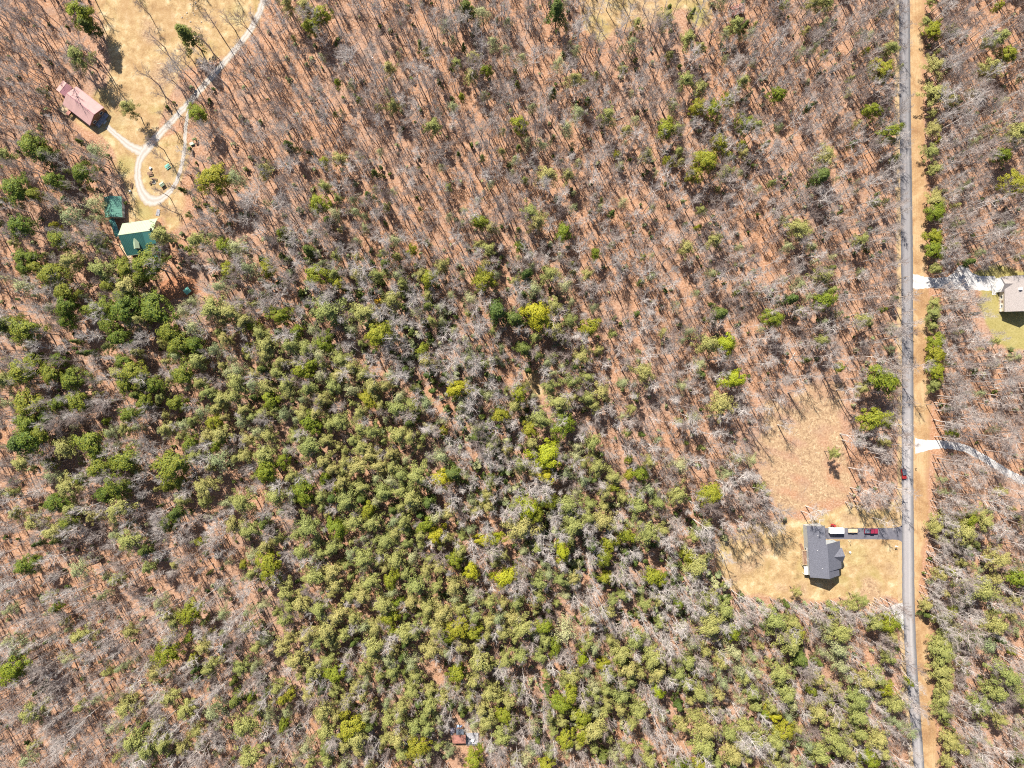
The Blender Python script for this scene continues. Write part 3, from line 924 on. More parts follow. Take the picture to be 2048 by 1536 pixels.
# ------------------------------------------------------------------ where the evergreens stand: crown positions in 3x crops of the photograph
CROPS = {
 (0, 256): """190,60,90,B 210,110,130,B 270,165,110,D 500,270,110,B 335,315,100,B 85,370,140,B 205,405,80,B 25,160,90,O 575,140,110,S 130,590,120,B 365,665,110,B 430,530,130,S
 570,455,100,S 140,785,95,B 205,780,70,B 230,840,80,B 150,840,80,B 310,870,130,B 420,800,110,O 600,845,130,O 570,660,90,O 600,710,80,O 755,845,110,B 880,820,160,B 850,890,100,B 140,950,110,S
 395,985,110,B 645,950,80,B 770,950,140,O 740,1015,120,B 400,1070,110,B 570,1090,100,B 650,1070,100,B 760,1100,150,B 930,1090,160,B 405,1150,90,B 650,1190,110,B 720,1260,110,B 150,1215,150,B
 100,1170,90,B 20,1185,130,D 1020,1220,120,B 1090,1305,120,B 1180,1290,100,B 200,1380,90,B 130,1450,150,B 310,1480,110,B 350,1400,80,B 440,1510,120,B 740,1410,90,B 800,1470,140,B 1280,310,150,B
 1410,300,110,S 960,640,120,O 1180,680,110,O 1340,710,90,B 1420,720,120,S 1370,860,90,B 1320,950,100,S 1490,840,100,S 1270,800,60,S 1100,1100,100,S 1160,1040,70,S 1280,1080,150,O 1380,1100,130,O
 1460,1160,110,O 1520,1180,70,V 1160,1200,120,S""",
 (0, 640): """195,510,150,B 350,505,90,B 465,500,120,B 285,580,90,B 170,620,130,B 255,680,120,B 110,740,150,D 180,710,140,B 60,500,90,S 860,500,90,B 775,575,100,B 1065,490,90,B 1105,635,90,S 760,385,100,B
 850,375,90,B 925,385,100,B 550,740,150,B 390,770,120,O 755,845,150,B 140,860,110,O 290,850,70,B 310,935,90,S 595,895,130,B 490,950,80,B 1035,880,180,B 1020,1000,70,B 1085,970,70,B 710,990,130,B
 640,1055,100,B 710,1130,140,O 330,1090,110,B 400,1000,120,O 65,1040,70,O 420,1130,100,O 100,1160,80,O 205,1210,110,O 420,1215,100,B 560,1180,80,O 320,1270,120,O 690,1290,80,S 780,1330,130,O
 870,1380,90,D 895,1480,80,O 1050,1160,90,D 1020,1220,100,B 1135,750,90,B 1320,840,130,S 1230,1000,120,O 1225,1090,70,O 1350,1100,80,S 1450,1090,130,O 1210,1330,60,B 1400,1230,100,O 1490,1260,120,O
 160,1460,110,B 480,1500,120,S 1180,250,110,O 1100,330,120,B 1340,480,110,O 1250,440,100,O 1240,700,100,O 1330,690,120,O 1490,720,90,O 1420,380,120,O 25,360,110,O""",
 (0, 1024): """700,410,80,O 280,510,70,S 55,590,80,S 960,545,100,S 1000,620,80,O 1155,600,110,B 1050,660,90,O 1340,610,80,S 1490,600,70,S 1225,660,60,O 415,700,50,S 490,745,110,O 780,720,80,O 55,780,90,S
 110,820,110,S 1005,850,120,B 1010,760,60,O 1225,810,90,O 1155,890,60,B 1260,930,100,O 1450,930,100,O 90,945,150,B 930,965,100,O 410,880,70,S 720,940,60,S 770,1180,120,O 770,1110,90,O 1020,1115,110,O
 1120,1190,120,O 1290,1200,130,S 1410,1130,100,D 1510,1110,50,B 200,1200,130,O 580,1130,60,S 680,1300,90,S 940,1280,80,O 880,1280,60,D 810,1370,140,O 880,1420,130,O 980,1400,100,O 1180,1310,90,O
 1205,1390,70,O 1100,1410,100,O 1465,1290,140,O 1490,1470,130,O 160,1490,90,S""",
 (512, 512): """70,80,80,B 360,110,120,B 400,40,60,S 730,120,90,O 150,360,110,B 430,330,170,O 245,455,70,B 640,340,140,O 740,465,140,B 815,260,110,O 730,270,70,Y 725,315,64,Y 1000,560,70,B 965,340,80,S
 1370,140,120,B 1380,50,60,O 1290,260,90,S 1105,310,70,S 1440,330,140,D 60,540,120,O 205,540,110,O 300,555,110,O 400,530,100,B 510,620,110,O 285,690,100,B 55,600,100,O 130,700,90,O 60,790,110,O
 190,780,110,O 500,720,100,O 640,710,90,O 460,780,100,O 320,800,110,O 210,820,90,O 400,860,100,O 700,780,110,O 675,860,90,B 750,900,70,O 850,920,120,O 940,890,90,O 280,950,100,O 360,950,90,O
 330,1005,110,B 500,990,110,O 440,1010,80,O 1205,800,110,V 1470,950,90,B 310,1140,140,O 420,1100,80,O 630,1040,100,O 860,1070,120,O 930,1090,100,O 50,1190,130,O 60,1290,120,B 640,1150,100,O
 690,1190,110,O 740,1260,100,O 610,1260,120,O 820,1270,100,O 1110,1200,110,S 970,1320,130,O 1110,1340,100,V 1180,1310,120,D 120,1440,130,O 280,1410,120,B 390,1440,90,O 540,1470,140,O 770,1410,120,O
 870,1410,100,O 930,1460,130,O 1030,1480,90,D 1290,1470,70,S 330,1280,60,O 400,1230,100,O 185,1170,70,S 1280,620,90,S 800,720,80,S""",
 (512, 1024): """310,90,140,O 490,100,110,B 600,60,120,O 1080,140,100,V 1355,170,80,V 1440,165,80,V 1500,385,110,V 1290,350,90,V 1185,290,90,B 905,110,80,O 780,170,110,O 700,60,110,O 250,130,90,O 370,180,80,O
 270,240,100,O 460,220,100,O 80,310,130,B 60,200,90,O 340,380,140,O 180,480,110,O 450,360,120,O 480,440,100,O 270,560,120,O 380,590,120,O 500,620,120,O 430,700,140,O 540,730,100,O 320,740,110,O
 640,280,120,O 690,420,110,O 640,500,120,O 760,560,120,O 840,290,120,O 900,360,90,O 960,440,130,O 930,540,100,O 1030,570,110,O 940,270,90,S 1080,450,80,O 1190,440,110,O 1230,570,100,O 1120,610,120,O
 1220,690,130,B 1300,730,90,B 900,730,130,O 960,720,110,O 710,800,140,O 720,690,100,O 1050,830,120,O 1080,700,110,O 1230,800,100,O 1340,910,150,O 1210,970,100,B 1310,1010,100,O 1400,1080,110,O
 1480,720,100,O 1500,890,100,O 160,810,110,O 60,770,90,S 240,890,120,O 340,960,110,O 470,970,100,B 200,760,80,O 470,1070,90,O 640,1090,90,O 550,1140,90,O 820,960,100,O 960,980,90,O 930,1070,110,O
 1040,1060,80,O 1050,1150,120,O 880,1160,100,O 400,1190,120,O 480,1220,90,O 420,1320,120,O 570,1290,140,B 600,1360,140,O 530,1390,100,O 80,1220,80,S 190,1200,70,S 800,1240,100,O 860,1230,90,O
 960,1290,110,O 850,1360,120,O 980,1410,110,B 880,1450,100,O 1380,1250,120,O 1480,1340,130,O 1310,1490,100,B 1350,1410,44,B 430,1480,90,O 240,1470,60,S 1150,1040,50,S 1160,1440,70,S 790,1140,70,S""",
 (1024, 512): """90,110,90,D 230,110,110,O 450,110,80,O 320,180,100,S 130,200,100,S 150,340,130,V 180,390,110,B 250,300,100,O 345,385,90,O 265,440,100,O 20,370,120,D 470,430,100,B 490,310,60,S 80,560,100,D
 425,600,110,O 215,640,70,S 365,750,100,O 455,730,80,O 540,810,110,O 450,850,90,O 490,900,80,O 795,700,120,O 670,760,80,S 990,300,60,S 1250,350,110,D 1275,530,110,V 1180,530,120,O 1065,450,70,S
 1330,740,120,V 1260,880,140,O 1130,650,80,S 1140,710,60,D 1020,780,80,S 1090,970,90,S 290,880,130,O 170,980,120,O 320,1010,120,B 480,1120,100,O 210,1190,150,V 210,1330,95,V 20,900,100,O 45,830,90,B
 830,1240,80,O 705,1310,60,B 510,1260,110,O 610,1330,90,O 1195,1420,120,B 1000,1260,110,S 1280,1310,80,S 1440,1230,80,S 1350,1220,80,S 330,1490,130,O 100,1510,120,V 560,1420,90,O 470,1490,80,O
 665,1450,70,O 820,1400,90,S 1000,1430,110,O 880,1480,90,O 760,1500,120,O 430,1350,90,S 380,1420,70,S 320,1310,80,S 775,155,50,D 1350,220,44,D 755,345,44,D 1500,440,44,S 1200,100,70,S""",
 (1024, 1024): """60,90,160,O 150,30,80,B 370,70,140,O 550,50,120,O 300,230,95,V 580,190,80,B 690,140,90,B 810,120,140,O 900,110,80,O 1090,150,70,O 1100,320,140,O 1060,270,80,B 960,320,60,S 850,390,110,B 70,360,80,S
 60,690,130,O 140,740,70,O 320,720,140,S 460,630,90,O 440,790,90,O 415,870,70,V 50,860,100,O 735,770,120,O 650,850,120,O 660,870,80,B 540,920,70,B 700,940,120,O 840,870,140,O 870,960,110,O 580,980,100,O
 1190,680,160,O 1320,720,100,B 1280,590,120,O 1080,790,100,S 1160,830,80,O 1050,900,110,O 1000,970,100,O 1040,1030,90,O 1120,1080,110,O 1330,840,120,S 870,1085,70,V 660,1100,110,O 650,1180,80,O
 760,1190,110,O 300,1150,100,B 370,990,100,O 310,1020,70,O 450,1080,44,B 490,1300,150,O 430,1330,100,B 320,1370,100,B 130,1290,80,S 250,1310,70,O 580,1360,60,O 690,1430,90,O 545,1470,80,D
 1160,1300,130,O 1150,1400,150,O 1300,1330,100,O 1400,1290,110,O 1330,1460,130,O 1220,1490,90,O 1450,1080,100,O 1460,1160,80,O 1510,1210,60,B 1470,1370,100,O 90,1480,90,S 230,1440,70,S 1000,550,60,B
 1440,870,60,S""",
 (1536, 1024): """40,660,140,O 150,660,100,O 130,770,160,O 180,730,70,B 190,880,120,D 70,960,130,O 110,1080,130,O 40,1210,80,V 120,1230,80,S 40,1370,130,O 430,720,140,O 350,700,90,S 420,820,130,S 430,920,100,S
 280,990,110,O 390,1060,90,O 300,1200,120,O 420,1250,110,O 540,1130,130,O 580,1010,110,O 650,1000,120,O 700,1060,90,B 760,1150,110,O 540,1230,120,O 550,1330,100,O 660,1360,130,O 420,1380,140,O
 320,1450,130,O 610,1480,100,B 640,660,110,O 730,660,100,B 740,740,80,O 730,870,90,O 500,560,80,O 180,480,50,O 560,530,70,O 1010,90,100,O 1100,60,110,O 1180,120,130,O 1200,50,90,B 1290,50,120,O
 1380,280,120,O 1500,400,110,B 1270,460,170,O 1360,400,80,O 1480,540,80,O 950,560,80,O 960,620,60,D 1050,640,90,O 1110,600,70,B 1370,680,120,O 1390,760,70,D 1450,620,60,O 1300,790,120,S 1210,760,60,B
 1060,830,150,O 1050,780,120,O 1050,950,130,O 1060,1030,120,O 1050,1120,110,O 1060,1210,100,O 1110,740,110,O 1180,900,60,S 1440,990,150,O 1360,1080,110,O 1500,1100,110,O 1270,1160,110,O 1390,1240,90,O
 1100,1370,120,O 1160,1420,80,O 1510,1330,60,S 1520,1490,60,D 1080,1490,80,O""",
 (512, 0): """190,30,80,O 295,50,100,O 380,85,95,B 320,160,80,B 800,410,80,O 825,630,80,O 1030,310,50,O 1200,380,60,O 1300,340,80,O 1385,420,60,B 1290,450,80,O 1180,640,70,S 1060,755,100,O 500,955,90,O
 1110,1005,50,S 50,1020,90,O 410,1120,80,O 365,1220,100,B 430,1320,70,D 670,1170,60,D 1340,1330,90,B 1410,1370,80,O 1390,1490,90,O 1360,80,100,S 1420,260,80,S 1140,150,80,S 600,1270,70,S 470,1280,80,S
 650,1370,60,S 830,1440,80,S 940,1500,60,B 190,870,80,D 310,1500,90,D 740,910,44,S 620,930,50,S 490,500,36,B 620,600,36,B 330,1400,60,D 1370,570,50,S 1260,40,110,D 780,1240,50,O 1330,1200,44,S 1160,1300,50,S""",
 (1024, 0): """275,50,120,D 1340,150,100,O 1060,230,90,O 930,110,100,O 720,260,80,S 950,330,50,O 60,350,60,S 280,380,80,S 390,300,60,S 380,480,90,O 1040,480,90,O 1130,530,90,O 1110,650,80,B 1210,650,80,B 1295,600,70,B
 1390,490,80,O 395,670,90,S 330,770,90,S 575,700,100,O 50,745,90,B 690,780,60,O 740,720,60,S 920,770,100,B 990,770,80,O 1400,750,90,B 1470,750,70,O 1245,860,90,B 1170,960,120,B 1280,1030,90,O
 1300,940,50,B 810,930,80,O 1090,1040,80,B 90,850,60,S 180,870,60,S 20,960,60,S 205,1050,120,O 340,1045,80,O 110,1270,110,O 150,1330,100,O 310,1400,90,B 365,1245,50,S 670,1210,60,S 1050,1480,90,O
 1220,1440,90,O 50,1480,60,B 500,1525,60,B 400,975,50,S 630,930,44,B 650,990,50,S 455,600,50,D 125,640,60,S 1005,910,60,O 1480,1130,50,S 270,1190,44,D 600,1280,50,D 1430,200,70,S 1260,10,70,S 1085,75,44,D""",
 (1536, 0): """350,15,100,O 270,20,80,O 100,25,50,O 345,130,50,S 230,180,44,O 735,290,90,O 695,425,110,B 60,570,80,B 630,660,80,B 540,740,50,O 735,790,110,B 350,935,120,O 320,1060,130,D 190,1370,130,O 120,1480,70,S
 560,1440,90,O 990,180,90,B 950,130,60,O 1010,390,110,O 1020,560,140,O 1100,580,60,B 990,680,50,O 1000,770,90,O 980,910,90,O 1010,1010,80,O 1010,1200,110,O 1010,1270,100,B 1000,1420,90,B 1000,1490,90,B
 1380,230,110,O 1430,330,90,B 1340,400,110,O 1490,800,140,O 1410,930,80,B 1490,1110,120,B 1250,840,60,S 1440,1350,60,S 1120,190,60,S 1150,1340,60,S 990,5,60,O 200,310,60,S 610,210,60,S 500,470,44,O
 1310,770,44,S""",
 (1536, 400): """330,450,110,O 390,410,50,D 190,500,90,S 150,590,90,D 340,600,110,B 380,540,70,O 185,660,60,O 40,710,100,B 580,720,90,O 325,840,80,O 690,1080,150,B 570,1130,70,O 635,1310,130,B 705,1450,70,O
 405,1520,64,O 1000,680,90,O 990,760,60,O 1010,850,90,B 1010,930,100,B 1010,1030,90,B 1000,1110,80,O 1000,620,70,O 760,590,50,D 750,770,60,S 240,960,44,D 1010,410,60,O 1210,370,60,D 740,890,50,S
 430,680,44,S""",
}
ever = []      # (px, py of crown, diameter in px, kind)
for (ox, oy), txt in CROPS.items():
    for it in txt.split():
        a, b, d, kd = it.split(',')
        ever.append((ox + int(a) / 3, oy + int(b) / 3, int(d) / 3, 'G' if kd == 'B' and ox == 0 and oy < 1000 and int(a) < 1200 else kd))
ever += [(160, 25, 42, 'B'), (155, 112, 40, 'O'), (370, 65, 44, 'D'), (255, 215, 30, 'O'), (398, 228, 32, 'B'), (172, 48, 34, 'D'), (16, 1340 - 1024 + 1024, 30, 'B')]

FILL = np.array([[int(c) for c in row.split()] for row in """0 0 0 0 1 0 1 2 1 1 1 1 1 1 1 1
1 0 0 0 0 1 1 1 1 1 1 1 1 1 1 1
2 1 0 0 0 1 1 1 1 1 1 1 1 1 1 1
2 2 0 1 2 2 1 1 1 1 1 1 1 1 1 1
3 2 1 2 3 4 4 3 3 1 1 1 1 1 1 1
2 3 5 6 6 5 4 3 3 2 1 1 1 0 1 1
2 2 5 7 8 7 5 4 4 3 2 0 0 0 1 1
2 2 3 4 6 8 7 4 4 5 2 1 0 0 2 2
1 1 2 3 6 9 8 6 5 4 2 0 0 0 4 3
1 1 1 3 6 8 7 6 5 5 4 2 2 0 3 3
1 1 3 3 5 6 6 6 5 5 5 5 6 4 2 2
1 1 3 3 4 5 5 4 4 5 5 6 6 4 2 2""".split("\n")])
BAREN = np.array([[int(c) for c in row.split()] for row in """8 1 1 2 6 9 9 9 8 6 4 8 8 9 9 9
8 2 1 3 9 9 9 9 9 9 9 9 9 9 9 9
8 3 1 5 9 9 9 9 9 9 9 9 9 9 9 9
7 6 1 6 9 9 9 9 9 9 9 9 9 9 9 9
7 6 2 7 8 8 8 8 9 9 9 9 9 9 9 6
7 7 5 5 5 5 7 8 8 8 9 9 9 9 9 8
6 7 5 4 3 3 6 8 8 8 9 8 1 6 9 9
7 7 7 6 5 3 4 8 7 7 9 9 2 5 8 8
7 7 7 7 6 3 3 6 7 7 8 5 0 1 8 7
9 9 9 8 6 4 4 6 8 8 9 6 4 4 8 8
9 9 8 8 6 5 5 6 8 7 7 7 7 6 8 8
9 9 8 8 7 6 6 6 7 7 7 6 6 6 8 8""".split("\n")])


def cell(g, px, py):
    return g[int(np.clip(py // 128, 0, 11)), int(np.clip(px // 128, 0, 15))]


BUILDINGS_PX = [(168, 214, 42), (125, 178, 20), (228, 418, 26), (285, 478, 46), (1652, 1105, 50), (1640, 1068, 26), (2040, 590, 46), (925, 1480, 30), (373, 581, 10), (1473, 17, 12), (130, 222, 14), (318, 425, 10)]


# raster of the plan, 2 px a cell: signed room to the nearest place where no tree stands
_bx, _by = np.meshgrid(np.arange(-400, 2449, 2.0), np.arange(-400, 1937, 2.0))
_room = np.full(_bx.shape, 1e3)
_l, _r = interp(ROAD_L, _by) - 15, interp(VERGE_R, _by)
_room = np.minimum(_room, np.maximum(_l - _bx, _bx - _r))
for _p in (NW_DRIVE, NW_SPUR, E_DRIVE):
    _room = np.minimum(_room, seg_dist(np.asarray(_p)[:, :2], _bx, _by) - (15 if _p is E_DRIVE else 12))
for _p in (E_PAD, SE_PAD, CLAY, SE_GRAVEL):
    _room = np.minimum(_room, -sdist(_p, _bx, _by))
for (_x, _y, _q) in BUILDINGS_PX + [(1972, 600, 42), (1990, 640, 40), (1945, 566, 26), (1910, 572, 14), (372, 578, 36), (1790, 1228, 26), (1790, 940, 22), (1770, 938, 26), (1742, 935, 20), (930, 1490, 44), (290, 520, 26), (190, 238, 34), (175, 220, 40)]:
    _room = np.minimum(_room, np.hypot(_bx - _x, _by - _y) - _q)
_lawn = np.full(_bx.shape, 1e3)
for _p in (NW_FIELD, SE_LAWN, CLEARING, E_LAWN, N_CLEAR, CABIN_YARD, MID_GAP):
    _lawn = np.minimum(_lawn, 2 - sdist(_p, _bx, _by))
_clearing = sdist(CLEARING, _bx, _by)


def raster(g, px, py):
    return g[int(np.clip((py + 400) // 2, 0, g.shape[0] - 1)), int(np.clip((px + 400) // 2, 0, g.shape[1] - 1))]


def blocked(px, py, margin=2.0, lawns=True):
    """no tree stands here (base position in plan pixels)"""
    return raster(_room, px, py) < margin or (lawns and raster(_lawn, px, py) < 0)


BAND = np.array([(560, 500), (760, 625), (930, 760), (1000, 930), (1150, 1100), (1330, 1190), (1450, 1150)], float)
_band = np.clip(1.25 - seg_dist(BAND, _bx, _by) / 95, 0, 1)


def ground_px(px, py, hc):
    f = (H - hc) / H
    return 1024 + (px - 1024) * f, 768 + (py - 768) * f


class Tree:
    __slots__ = ("x", "y", "kind", "h", "R", "rz", "var", "hand", "tint", "bp")


def mk(bpx, bpy_, kind, h, R, hand, tint=None):
    t = Tree()
    p = W(bpx, bpy_)
    t.x, t.y, t.kind, t.h, t.R, t.hand, t.tint = p[0], p[1], kind, h, R, hand, tint
    t.rz = rng.uniform(0, 6.283)
    t.var = int(rng.integers(0, 100))
    t.bp = (bpx, bpy_)
    return t


trees = []
for (cx, cy, d, kd) in ever:
    if kd == 'Y':
        t = mk(*ground_px(cx, cy, 9), 'Y', 11.0, d * S / 2, True)
        trees.append(t)
        continue
    R = d * S * 0.95 / 2
    if kd == 'D':
        R *= 1.1
    h = np.clip(7.5 + 2.8 * R + rng.normal(0, 1.0), 5, 22)
    if 1845 < cx < 1910:
        h *= 0.62
    hc = h * 0.72
    trees.append(mk(*ground_px(cx, cy, hc), kd, h, R * 1.22, True))
taken = [(t.x, t.y, t.R) for t in trees]
tk_arr = np.array(taken)
# the many evergreens between them
for gy in range(-1, 13):
    for gx in range(-1, 17):
        f = cell(FILL, gx * 128, gy * 128)
        out = gx < 0 or gy < 0 or gx > 15 or gy > 11
        n = rng.poisson(f * (1.65 if not out else 2.6) + (1.2 if f > 0 else 0))
        for _ in range(n):
            for _try in range(6):
                px, py = gx * 128 + rng.uniform(0, 128), gy * 128 + rng.uniform(0, 128)
                if blocked(px, py):
                    continue
                p = W(px, py)
                dd = np.hypot(tk_arr[:, 0] - p[0], tk_arr[:, 1] - p[1])
                if (dd < 2.2 + tk_arr[:, 2] * 0.55).any():
                    continue
                if rng.uniform() < 0.75 * raster(_band, px, py):
                    continue
                kd = rng.choice(['O', 'S', 'D', 'B'], p=[.55, .27, .10, .08] if f >= 4 else [.32, .46, .16, .06])
                R = rng.uniform(1.9, 4.0) if f >= 4 else rng.uniform(1.1, 2.6)
                h = np.clip(6.0 + 3.2 * R + rng.normal(0, 1.2), 4, 19)
                trees.append(mk(px, py, kd, h, R, False))
                tk_arr = np.vstack([tk_arr, [p[0], p[1], R]])
                break
# leafless hardwoods
b_arr = np.zeros((1, 2)) + 1e6
bare = []
for gy in range(-2, 14):
    for gx in range(-2, 18):
        nb = cell(BAREN, gx * 128, gy * 128)
        n = int(nb * (1 + 0.45 * raster(_band, gx * 128 + 64, gy * 128 + 64)) * (3.1 if cell(FILL, gx * 128, gy * 128) < 5 else 2.6) + rng.uniform(0, 1))
        for _ in range(n):
            for _try in range(8):
                px, py = gx * 128 + rng.uniform(0, 128), gy * 128 + rng.uniform(0, 128)
                if px < -170 or px > 2218 or py < -170 or py > 1706 or blocked(px, py, 1.0, True):
                    continue
                p = W(px, py)
                if (np.hypot(b_arr[:, 0] - p[0], b_arr[:, 1] - p[1]) < 2.4).any():
                    continue
                if (np.hypot(tk_arr[:, 0] - p[0], tk_arr[:, 1] - p[1]) < tk_arr[:, 2] * 0.55).any():
                    continue
                sc = float(np.clip(rng.normal(0.90, 0.2), 0.45, 1.35))
                bnd = raster(_band, px, py)
                tint = rng.choice(['pale', 'grey', 'brown'], p=[.80, .16, .04] if bnd > .4 else ([.30, .42, .28] if px < 900 and py < 560 else [.42, .38, .20]))
                t = mk(px, py, 'bare', sc, sc * float(rng.uniform(0.66, 0.98)), False, tint)
                bare.append(t)
                b_arr = np.vstack([b_arr, [p[0], p[1]]])
                break
# rows of pale trunks at the edge of the lawn and of the verge
for px in np.arange(1450, 1765, 13.0):
    bare.append(mk(px + rng.normal(0, 2.5), 1203 + rng.normal(0, 6) + 6 * math.sin(px * .02), 'bare', float(rng.uniform(.7, .95)), float(rng.uniform(.5, .7)), True, 'pale'))
for py in np.arange(1000, 1235, 13.0):
    bare.append(mk(interp(VERGE_R, py) + 4 + rng.normal(0, 2.5), py, 'bare', float(rng.uniform(.7, .95)), float(rng.uniform(.5, .7)), True, 'pale'))
for py in np.arange(20, 880, 26.0):
    if not 540 < py < 590:
        bare.append(mk(interp(VERGE_R, py) + 9 + rng.normal(0, 3), py + rng.normal(0, 5), 'bare', float(rng.uniform(.7, .95)), float(rng.uniform(.6, .8)), True, 'pale'))
# lone hardwoods seen in the fields (base positions)
for (px, py, sc) in [(330, 95, .9), (352, 128, .85), (318, 170, 1.0), (360, 175, .9), (345, 205, .95), (395, 150, 1.0), (420, 95, .9), (445, 75, 1.0), (470, 60, .85), (405, 210, .9), (385, 120, .8), (438, 118, .9),
                     (300, 30, .8), (328, 300, .8), (345, 330, .75), (1212, 20, .9), (1245, 10, 1.0), (1285, 18, .9), (1330, 15, .85), (1192, 45, .9), (1602, 1022, .95), (1611, 1012, 1.0),
                     (1672, 780, 1.0), (1676, 800, .9), (1680, 868, 1.1), (1684, 880, .9), (1697, 935, 1.0), (1700, 975, 1.0), (1545, 800, .9), (1575, 785, .9), (1555, 850, .9), (1745, 1035, .85), (215, 95, .7), (340, 395, .7), (362, 430, .8)]:
    t = mk(px, py, 'bare', sc, sc, True, 'pale' if px > 1000 else 'brown')
    bare.append(t)

# ------------------------------------------------------------------ words for the trees
LAND = [("beside the red-roofed house", 168, 205, 95), ("beside the green-roofed house", 268, 455, 95), ("near the green shed on red clay", 374, 585, 70),
        ("inside the gravel loop", 318, 345, 45), ("in the dry field beside the drive", 330, 110, 140), ("beside the brown-roofed cabin", 925, 1478, 80),
        ("next to the yellow blossoming shrub", 752, 606, 60), ("behind the grey-roofed house", 1520, 1120, 110), ("edging the grey-roofed house's lawn", 1700, 1215, 130),
        ("between the rough clearing and the road", 1745, 880, 95), ("edging the rough brown clearing", 1590, 880, 135), ("beside the taupe-roofed house", 2030, 610, 90),
        ("near the small brown shed roof", 1473, 20, 75), ("around the grassy gap near the shed", 1300, 30, 130), ("by the curving white gravel drive", 1950, 905, 85), ("by the short white gravel drive", 1900, 560, 65)]


def place(px, py):
    best, bd = None, 1.0
    for ph, cx, cy, rr in LAND:
        d = math.hypot(px - cx, py - cy) / rr
        if d < bd:
            best, bd = ph, d
    if best:
        return best
    if px > 1835:
        if px < 1910:
            return ("lining the verge before the short white drive" if py < 545 else "lining the verge between the two white drives" if py < 890 else
                    "lining the verge opposite the grey-roofed house" if py < 1235 else "lining the verge past the white gravel patch")
        return "in woods beyond the road's verge" if py < 900 else "in woods below the curving white drive"
    if 1735 < px <= 1800:
        return "close to the paved road's edge"
    f = cell(FILL, px, py)
    if f >= 3:
        for q in trees:
            if q.kind == 'V' and 4 < math.hypot(px - q.bp[0], py - q.bp[1]) < 62:
                return "near a lone vivid lime evergreen"
    if f >= 7:
        return "in the thickest part of the pine stand"
    if f >= 5:
        return "in the dense pine stand"
    if f >= 3:
        return "in mixed pine and leafless woods"
    if px < 640 and py > 1000:
        return "in pinkish woods below the clumped evergreens"
    if px < 640:
        return "in woods around the clumped evergreens"
    if py < 520:
        return "in open leafless woods on orange litter"
    return "between the pine stand and road"


def size_word(v, a, b):
    return "small" if v < a else ("large" if v > b else "mid-sized")


KW = {'G': ("evergreen_tree", "deep green evergreen", "evergreen tree"), 'B': ("evergreen_tree", "bright green evergreen", "evergreen tree"), 'V': ("evergreen_tree", "vivid lime evergreen", "evergreen tree"),
      'O': ("pine_tree", "olive pine", "pine tree"), 'S': ("cedar_tree", "pale sage conifer", "conifer"),
      'D': ("hemlock_tree", "dark green conifer", "conifer"), 'Y': ("blossoming_shrub", "bright yellow blossoming shrub", "shrub")}
NEAR = {'G': "a deep green evergreen", 'B': "a bright evergreen", 'V': "a vivid evergreen", 'O': "an olive pine", 'S': "a sage conifer", 'D': "a dark conifer", 'Y': "a yellow shrub"}


def beside(t):
    c = sorted((math.hypot(q.x - t.x, q.y - t.y) / (q.R + t.R), k) for k, q in enumerate(trees) if q is not t and abs(q.x - t.x) < 14 and abs(q.y - t.y) < 14)
    c = [trees[k] for d, k in c if d < 1.0]
    if not c:
        return "standing alone"
    if len(c) == 1:
        return "touching " + NEAR[c[0].kind]
    if c[0].kind == c[1].kind:
        return "amid " + NEAR[c[0].kind].split(" ", 1)[1] + "s"
    return "between " + " and ".join(NEAR[q.kind].split(" ", 1)[1] for q in c[:2])


def place_ever(t):
    nm, ph, cat = KW[t.kind]
    h0, R0, tm, cm, _ = EVER[t.kind][t.var % len(EVER[t.kind])]
    root = empty(nm, (t.x, t.y, 0), t.rz)
    sx, sz = t.R / R0, t.h / h0
    st = 0.84 + 0.36 * ((t.var * 37) % 100) / 100
    root.scale = (sx * st, sx / st, sz)
    w = place(*t.bp)
    lb = f"{size_word(t.R, 2.6, 4.4)} {ph} {beside(t)} {w}"
    if t.kind == 'Y':
        lb = "bright yellow blossoming shrub amid the green pines"
    if len(lb.replace('-', ' ').replace("'", ' ').split()) > 16:
        lb = f"{size_word(t.R, 2.6, 4.4)} {ph} {w}"
    tag(root, lb, cat, lb)
    link("trunk", tm, root)
    link("crown", cm, root)


BW = {'pale': "pale grey", 'grey': "grey", 'brown': "dull brown"}


def place_bare(t):
    h0, R0, d = BARE[t.var % len(BARE)]
    tm, cm, _ = d[t.tint]
    root = empty("bare_tree", (t.x, t.y, 0), t.rz)
    root.scale = (t.R, t.R, t.h)
    lb = f"{'tall' if t.h > 1.02 else 'slim'} leafless {BW[t.tint]} hardwood {place(*t.bp)}"
    tag(root, lb, "bare tree", lb)
    link("trunk", tm, root)
    link("crown", cm, root)


# the three hundred of a kind that show largest stand alone, the rest form one mass
def in_view(t):
    return 6 < t.bp[0] < 2042 and 6 < t.bp[1] < 1530


mass_ever, n_kind = [], {}
for t in sorted(trees, key=lambda t: (not t.hand, -t.R)):
    nm = KW[t.kind][0]
    if in_view(t) and n_kind.get(nm, 0) < 300 and (t.hand or nm != "pine_tree"):
        n_kind[nm] = n_kind.get(nm, 0) + 1
        place_ever(t)
    else:
        mass_ever.append(t)
mass_bare, nb = [], 0
for t in sorted(bare, key=lambda t: (not t.hand, -t.R)):
    if in_view(t) and nb < 300:
        nb += 1
        place_bare(t)
    else:
        mass_bare.append(t)


